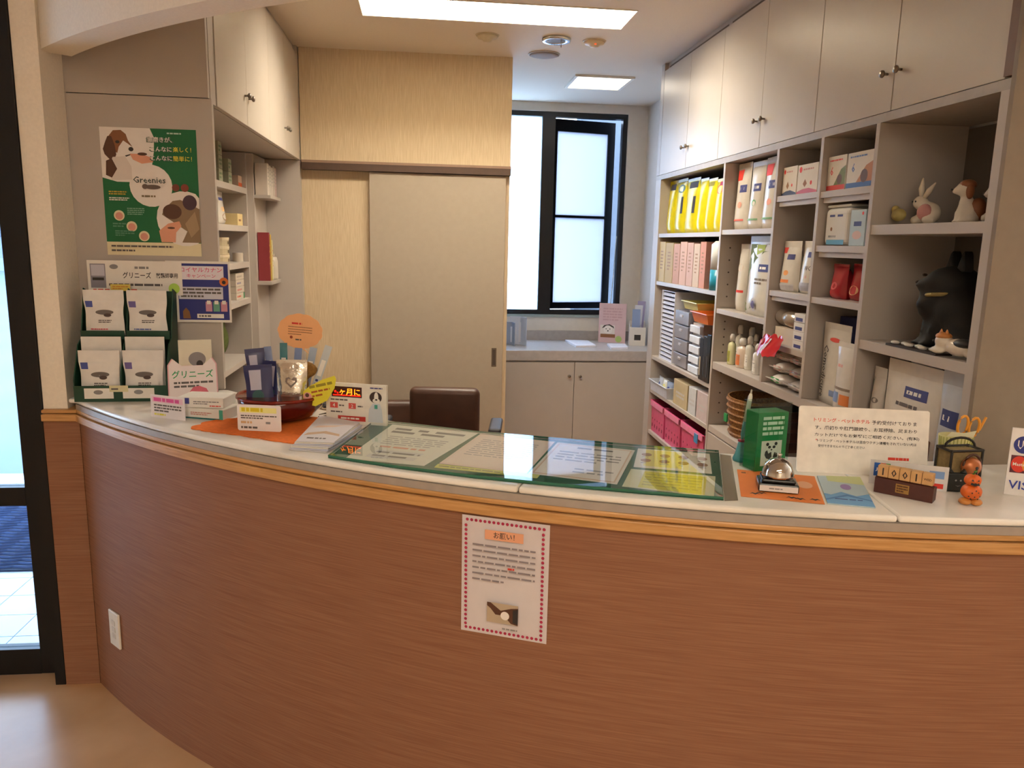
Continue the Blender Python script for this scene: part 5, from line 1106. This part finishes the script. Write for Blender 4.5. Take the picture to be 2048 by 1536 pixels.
M().ell((-.01*k, -.0*k, .87*k), (.185*k, .18*k, .12*k)).obj('brown_crown', rb, t, smooth=True); M().ell((.13*k, -.03*k, .72*k), (.06*k, .1*k, .18*k)).obj('ear', rb, t, smooth=True); M().ell((.13*k, .2*k, .32*k), (.18*k, .2*k, .26*k)).obj('brown_back', rb, t, smooth=True); M().ell((-.16*k, -.28*k, .76*k), (.035*k, .03*k, .025*k)).obj('nose', INK, t, smooth=True)
t, w, h = fig('white_figurine', 'white animal figurine half hidden by the shelf edge', 1974, 2012, 352, zE[0])
k = h; m = M(); m.ell((0, .08*k, .28*k), (.2*k, .2*k, .28*k)); m.ell((-.02*k, 0, .66*k), (.17*k, .17*k, .18*k)); m.ell((-.08*k, -.14*k, .6*k), (.08*k, .09*k, .07*k)); m.ell((-.05*k, 0, .86*k), (.06*k, .05*k, .13*k)); m.ell((.1*k, .03*k, .84*k), (.06*k, .05*k, .14*k)); m.ell((-.06*k, -.12*k, .1*k), (.09*k, .12*k, .1*k)); m.obj('body', cer, t, voxel=.006)
M().ell((-.1*k, -.225*k, .62*k), (.025*k, .02*k, .02*k)).obj('nose', INK, t)
t = thing('bird_ornament', 'tiny yellow bird ornament beside the rabbit figurine', 'figurine', (XR+.06, min(2.29, onX(1782, 430, XR+.06).y), zE[0]+.011), -PI/2); m = M(); m.ell((0, 0, .02), (.03, .018, .02)); m.ell((-.02, 0, .038), (.013, .012, .012)); m.obj('body', mat('#a89a5c', .5), t, voxel=.003); M().tube([(-.032, 0, .037), (-.04, 0, .036)], [.003, .0005], 6).obj('beak', mat('#c97a2c', .4), t)
# E2 black dog statue
t, w, h = rs('black_dog_statue', 'large black sitting terrier statue in the dark bay', 'statue', 1818, 1946, 496, zE[1], .06, None, 600)
t.location.y = max(t.location.y, 2.02); t.location.z += .006; k = h*.98; blk_ = mat('#0a0908', .7, var=.2, scale=60, bump=.4); m = M()
m.ell((.12*k, .10, .22*k), (.28*k, .10, .24*k)); m.ell((.02*k, .08, .38*k), (.22*k, .095, .26*k)); m.ell((-.1*k, .06, .68*k), (.16*k, .085, .15*k)); m.ell((-.2*k, .02, .63*k), (.11*k, .06, .08*k)); m.ell((-.14*k, .04, .44*k), (.13*k, .08, .2*k))
for x in (-.18, -.04): m.ell((x*k, .03, .17*k), (.07*k, .045, .18*k)); m.ell((x*k-.02, .02, .035*k), (.09*k, .05, .036*k))
m.ell((.26*k, .08, .08*k), (.16*k, .09, .08*k)); m.obj('body', blk_, t, voxel=.012)
for x in (-.17, .0): M().prism([(-.06*k+x*k, .77*k), (.06*k+x*k, .77*k), (x*k+.02*k, .98*k)], .05, .085, 'y').obj('ear', blk_, t, bevel=.006)
M().tube([((-.09+.15*math.cos(2*PI*i/20))*k, .065+.085*math.sin(2*PI*i/20), (.535+.02*math.cos(2*PI*i/20))*k) for i in range(20)], .006, 8, True).obj('collar', mat('#8a7a4a', .4, .4), t)
M().ell((-.31*k, .0, .65*k), (.025*k, .018, .02*k)).obj('nose', mat('#050505', .2), t); M().ell((-.17*k, -.018, .73*k), (.014*k, .008, .014*k)).obj('eye', mat('#2a1c10', .1), t)
t, w, h = rs('calico_figurine', 'small calico cat figurine lying at the shelf edge', 'figurine', 1868, 1926, 660, zE[1], .0, None, 690)
t.location.z += .006; t.location.x += .004; t.location.y += .03; k = .05; m = M(); m.ell((.03, .03, .024), (.05, .026, .024)); m.ell((-.02, .018, .036), (.024, .022, .021)); m.ell((-.03, .01, .010), (.028, .014, .01)); m.ell((.075, .03, .012), (.02, .016, .012)); m.obj('body', cer, t, voxel=.004)
for x in (-.033, -.010): M().tube([(x, .018, .052), (x-.001, .018, .068)], [.008, .001], 8).obj('ear', mat('#b8763a', .5), t)
M().ell((-.02, .017, .049), (.022, .02, .011)).obj('orange_patch', mat('#b8763a', .5), t, smooth=True); M().ell((.05, .028, .036), (.034, .024, .014)).obj('black_patch', mat('#1c1816', .5), t, smooth=True); M().ell((-.034, -.003, .036), (.003, .002, .003)).obj('nose', INK, t)
t, w, h = rs('pebble_tray', 'dark shallow tray set with white pebbles beside the black statue', 'tray', 1768, 1876, 684, zE[1], .005, None, 692)
w *= .96; B(-w/2, w/2, 0, .05, 0, .006).obj('tray', mat('#2c211c', .5), t)
for i in range(7): M().ell((-w/2+.02+i*(w-.04)/6, .018+.012*(i % 2), .0105), (.017, .011, .006), 10, 6).obj('pebble', mat('#cfc8bc', .4), t, smooth=True)
# E3 bags
zf = .86
for i, (x0, x1, yt, c, ins, lb) in enumerate(((1727, 1752, 735, '#d6d0c8', .03, 'white food bag with a green side edge in the lower bay'), (1768, 1860, 712, '#d2ccc8', .16, 'white food bag peeking out behind the big dog food bag'), (1752, 1866, 728, '#d9d3ca', .02, 'large white dog food bag with a dog and ball photo'), (1862, 1936, 742, '#bcc0c6', .015, 'pale blue-grey food bag with a navy label in the lower bay'))):
    t, w, h = rs('dog_food_bag', lb, 'bag', x0, x1, yt, zf, ins, 'food bags in the lower bay', 800)
    F = pouch(t, w, h, .12, gloss(c, .2), seed=i*1.9, full=.45, pinch=.03, sealh=.1)
    if i == 0: F.rect(.0, .05, .14, .97, paper('#1d4a34')).ell(.6, .6, .3, paper('#8a7a6c'), rv=.05).ell(.6, .36, .2, paper('#a8623c'), rv=.06).ell(.55, .75, .25, paper('#77706c'), rv=.03)
    if i == 2: F.rect(.42, .80, .82, .90, lab).rows(.46, .78, .82, .88, 1, WHT).rows(.3, .85, .70, .76, 1, INK).poly([(.3, .26), (.5, .58), (.75, .56), (.95, .48), (.95, .2), (.3, .2)], paper('#6a4a34')).ell(.38, .46, .14, paper('#2f3f8c'), rv=.09).ell(.56, .52, .16, paper('#b8844a'), rv=.06).ell(.62, .45, .13, paper('#8a8a3c'), rv=.06).poly([(.44, .4), (.7, .42), (.7, .36), (.46, .34)], paper('#e06a30')).ell(.14, .5, .08, br, rv=.05)
    if i == 3: F.rect(.2, .66, .72, .80, paper('#2c356c')).rows(.25, .68, .69, .77, 1, WHT).ell(.72, .46, .24, dbr, rv=.12).ell(.5, .3, .2, br, rv=.08)
    F.done()

# ------------------------------------------------------------------ goods in the left recess
def lsx(name, label, cat, x0, x1, yt, zb, xp=XS-.02, group=None, yref=None):
    ym = yref or yt+15; a, b = onX(x0, ym, xp).y, onX(x1, ym, xp).y; y = (a+b)/2
    t = thing(name, label, cat, (xp, y, zb+.0006), PI/2, group); return t, min(b-a, pxw(x1-x0, y, xp)*1.5), max(.015, min(zat(xp, y, yt)-zb, .155))
for k in range(3):
    for c_ in range(2 if k < 2 else 1):
        t, w, h = lsx('supplement_carton', f'{("bottom", "middle", "top")[k]} pale green carton, {("pile beside the end panel", "lower pile nearer the books")[c_]}', 'carton', 433+19*c_, 451+18*c_, 340, 1.803+k*.062, group='pale green cartons on the top shelf'); F = carton(t, w*.96, .16, .06, paper('#a9ad94')); F.rows(.1, .9, .2, .8, 2, paper('#6f8a68')).done()
t, w, h = lsx('orange_packet', 'small orange and white packet at the end of the top recess shelf', 'packet', 470, 490, 352, 1.803); carton(t, w*.9, .1, h, paper('#cdb09a')).rect(0, 0, 1, .4, paper('#d8622c')).done()
t, w, h = lsx('dog_treat_pouch', 'white treat pouch with a brown dog picture in the recess', 'pouch', 434, 466, 382, 1.607, yref=410); F = pouch(t, w, h, .1, gloss('#cfc6b8', .25), seed=2); F.rect(.2, .78, .8, .88, lab).ell(.55, .25, .3, br, rv=.12).ell(.45, .5, .2, paper('#d8a868'), rv=.08).done()
t, w, h = lsx('butter_box', 'flat cream box beside the treat pouch', 'carton', 466, 494, 428, 1.607); carton(t, w*.95, .12, h, paper('#e0c890')).rows(.2, .8, .3, .6, 1, br).done()
for k in range(3):
    t, w, h = lsx('round_tin', ('bottom', 'middle', 'topmost')[k]+' round cream tin in the stack of three', 'tin', 440, 474, 480, 1.42+k*.042, group='stacked tins', yref=500); r = pxw(34, 3.9)*.64; M().lathe([(r, 0), (r, .028)], 26, (0, r, 0)).obj('tin', paper('#b9a988'), t, smooth=False); M().lathe([(r*1.03, .0282), (r*1.03, .040), (r*.98, .041)], 26, (0, r, 0)).obj('lid', paper('#cabb9c'), t); Face(t, lambda u, v, e, r=r: (r*math.sin((u-.5)*1.4), r-r*math.cos((u-.5)*1.4)-e, .006+v*.018), r, .018, .0006, 4).rect(.3, .1, .7, .9, paper('#6a5a44')).done('label')
t, w, h = lsx('low_tin', 'low single tin beside the stack of three', 'tin', 476, 496, 506, 1.42); r = pxw(19, 4.1)*.5; M().lathe([(r, 0), (r, h*.7), (r*1.03, h*.7), (r*1.03, h)], 22, (0, r, 0)).obj('tin', paper('#c0b2a0'), t); M().cyl(r*.9, h, h+.001, 22, (0, r, 0)).obj('lid', paper('#a8a0b0'), t)
for k in range(4):
    t, w, h = lsx('flat_box', ('bottom flat box with green end', 'second flat box with red print', 'third flat box with lilac stripe', 'topmost flat white box')[k]+' in the recess pile', 'carton', 456, 503, 560, 1.228+k*.034, group='flat boxes in the recess pile', yref=585); F = carton(t, w*.9, .18, .032, paper('#cbbfae')); F.rows(.1, .8, .25, .75, 1, paper(('#c8502c', '#c87a6c', '#7a7498', '#a89a8c')[k])); 
    if k == 0: F.rect(.86, 0, 1, 1, paper('#2f8a52'))
    F.done()
for k in range(5):
    xp = -.835; yy = 4.39+k*.053; t = thing('white_book', ('white book at the near end of the bracket shelf', 'second white book on the bracket shelf', 'middle white book on the bracket shelf', 'fourth white book on the bracket shelf', 'pinkish book at the wall end of the bracket shelf')[k], 'book', (xp, yy, 1.7726), PI/2, 'books on the bracket shelf')
    carton(t, .046, .065, .165-.006*(k % 3), paper(('#c9bdb0', '#bfb6aa', '#c6bcb2', '#bdb2a6', '#b9a09a')[k]), name='cover').rows(.3, .7, .3, .9, 5, GREY, .3).done()
for k, (c, hh) in enumerate((('#8a2f34', .26), ('#c8a84a', .25), ('#d8cfa0', .22))):
    t = thing('magazine', ('dark red', 'yellow', 'cream')[k]+' magazine standing on the lower bracket shelf', 'magazine', (-.842, 4.40+.042*k, 1.3156), PI/2, 'magazines on the lower bracket shelf'); carton(t, .02, .06, hh, paper(c), name='cover').rows(.2, .8, .3, .8, 4, paper('#c87a3c'), .3).done()
t = thing('white_canister', 'rounded white canister by the side panel of the recess', 'canister', (-.866, 4.575, 1.3156)); M().lathe([(.032, 0), (.034, .01), (.034, .1), (.028, .125), (.0, .13)], 20).obj('body', gloss('#c9bfb2', .3), t, smooth=True); M().lathe([(.018, .1305), (.018, .143), (.012, .147)], 16).obj('cap', gloss('#bdb4a8', .3), t)
t, w, h = lsx('green_plush', 'green and brown plush toy on the lowest recess shelf', 'toy', 448, 500, 650, .92, -1.03, yref=680); m = M(); t.location.y = 4.10; m.ell((.06, .06, .10), (.09, .07, .10)); m.ell((.05, .06, .2), (.08, .06, .06)); m.obj('body', mat('#56602c', .95, var=.2, scale=80, bump=.5), t, voxel=.012); M().ell((-.07, .04, .12), (.05, .05, .11)).obj('brown_limb', mat('#5a4028', .95, bump=.5), t, smooth=True); M().ell((-.09, .02, .21), (.035, .035, .035)).obj('pale_paw', mat('#a08c6c', .9), t, smooth=True)
t, w, h = lsx('white_roll', 'tall translucent white paper roll in the recess', 'roll', 500, 516, 612, .69, -.86, yref=650); r = .028; M().lathe([(r, 0), (r, h), (r*.6, h), (r*.6, h-.01), (0, h-.01)], 18, (0, 0, 0)).obj('roll', paper('#b9b2a4'), t); M().lathe([(r*1.02, h*.3), (r*1.02, h*.35)], 18).obj('band', paper('#8f8a80'), t)
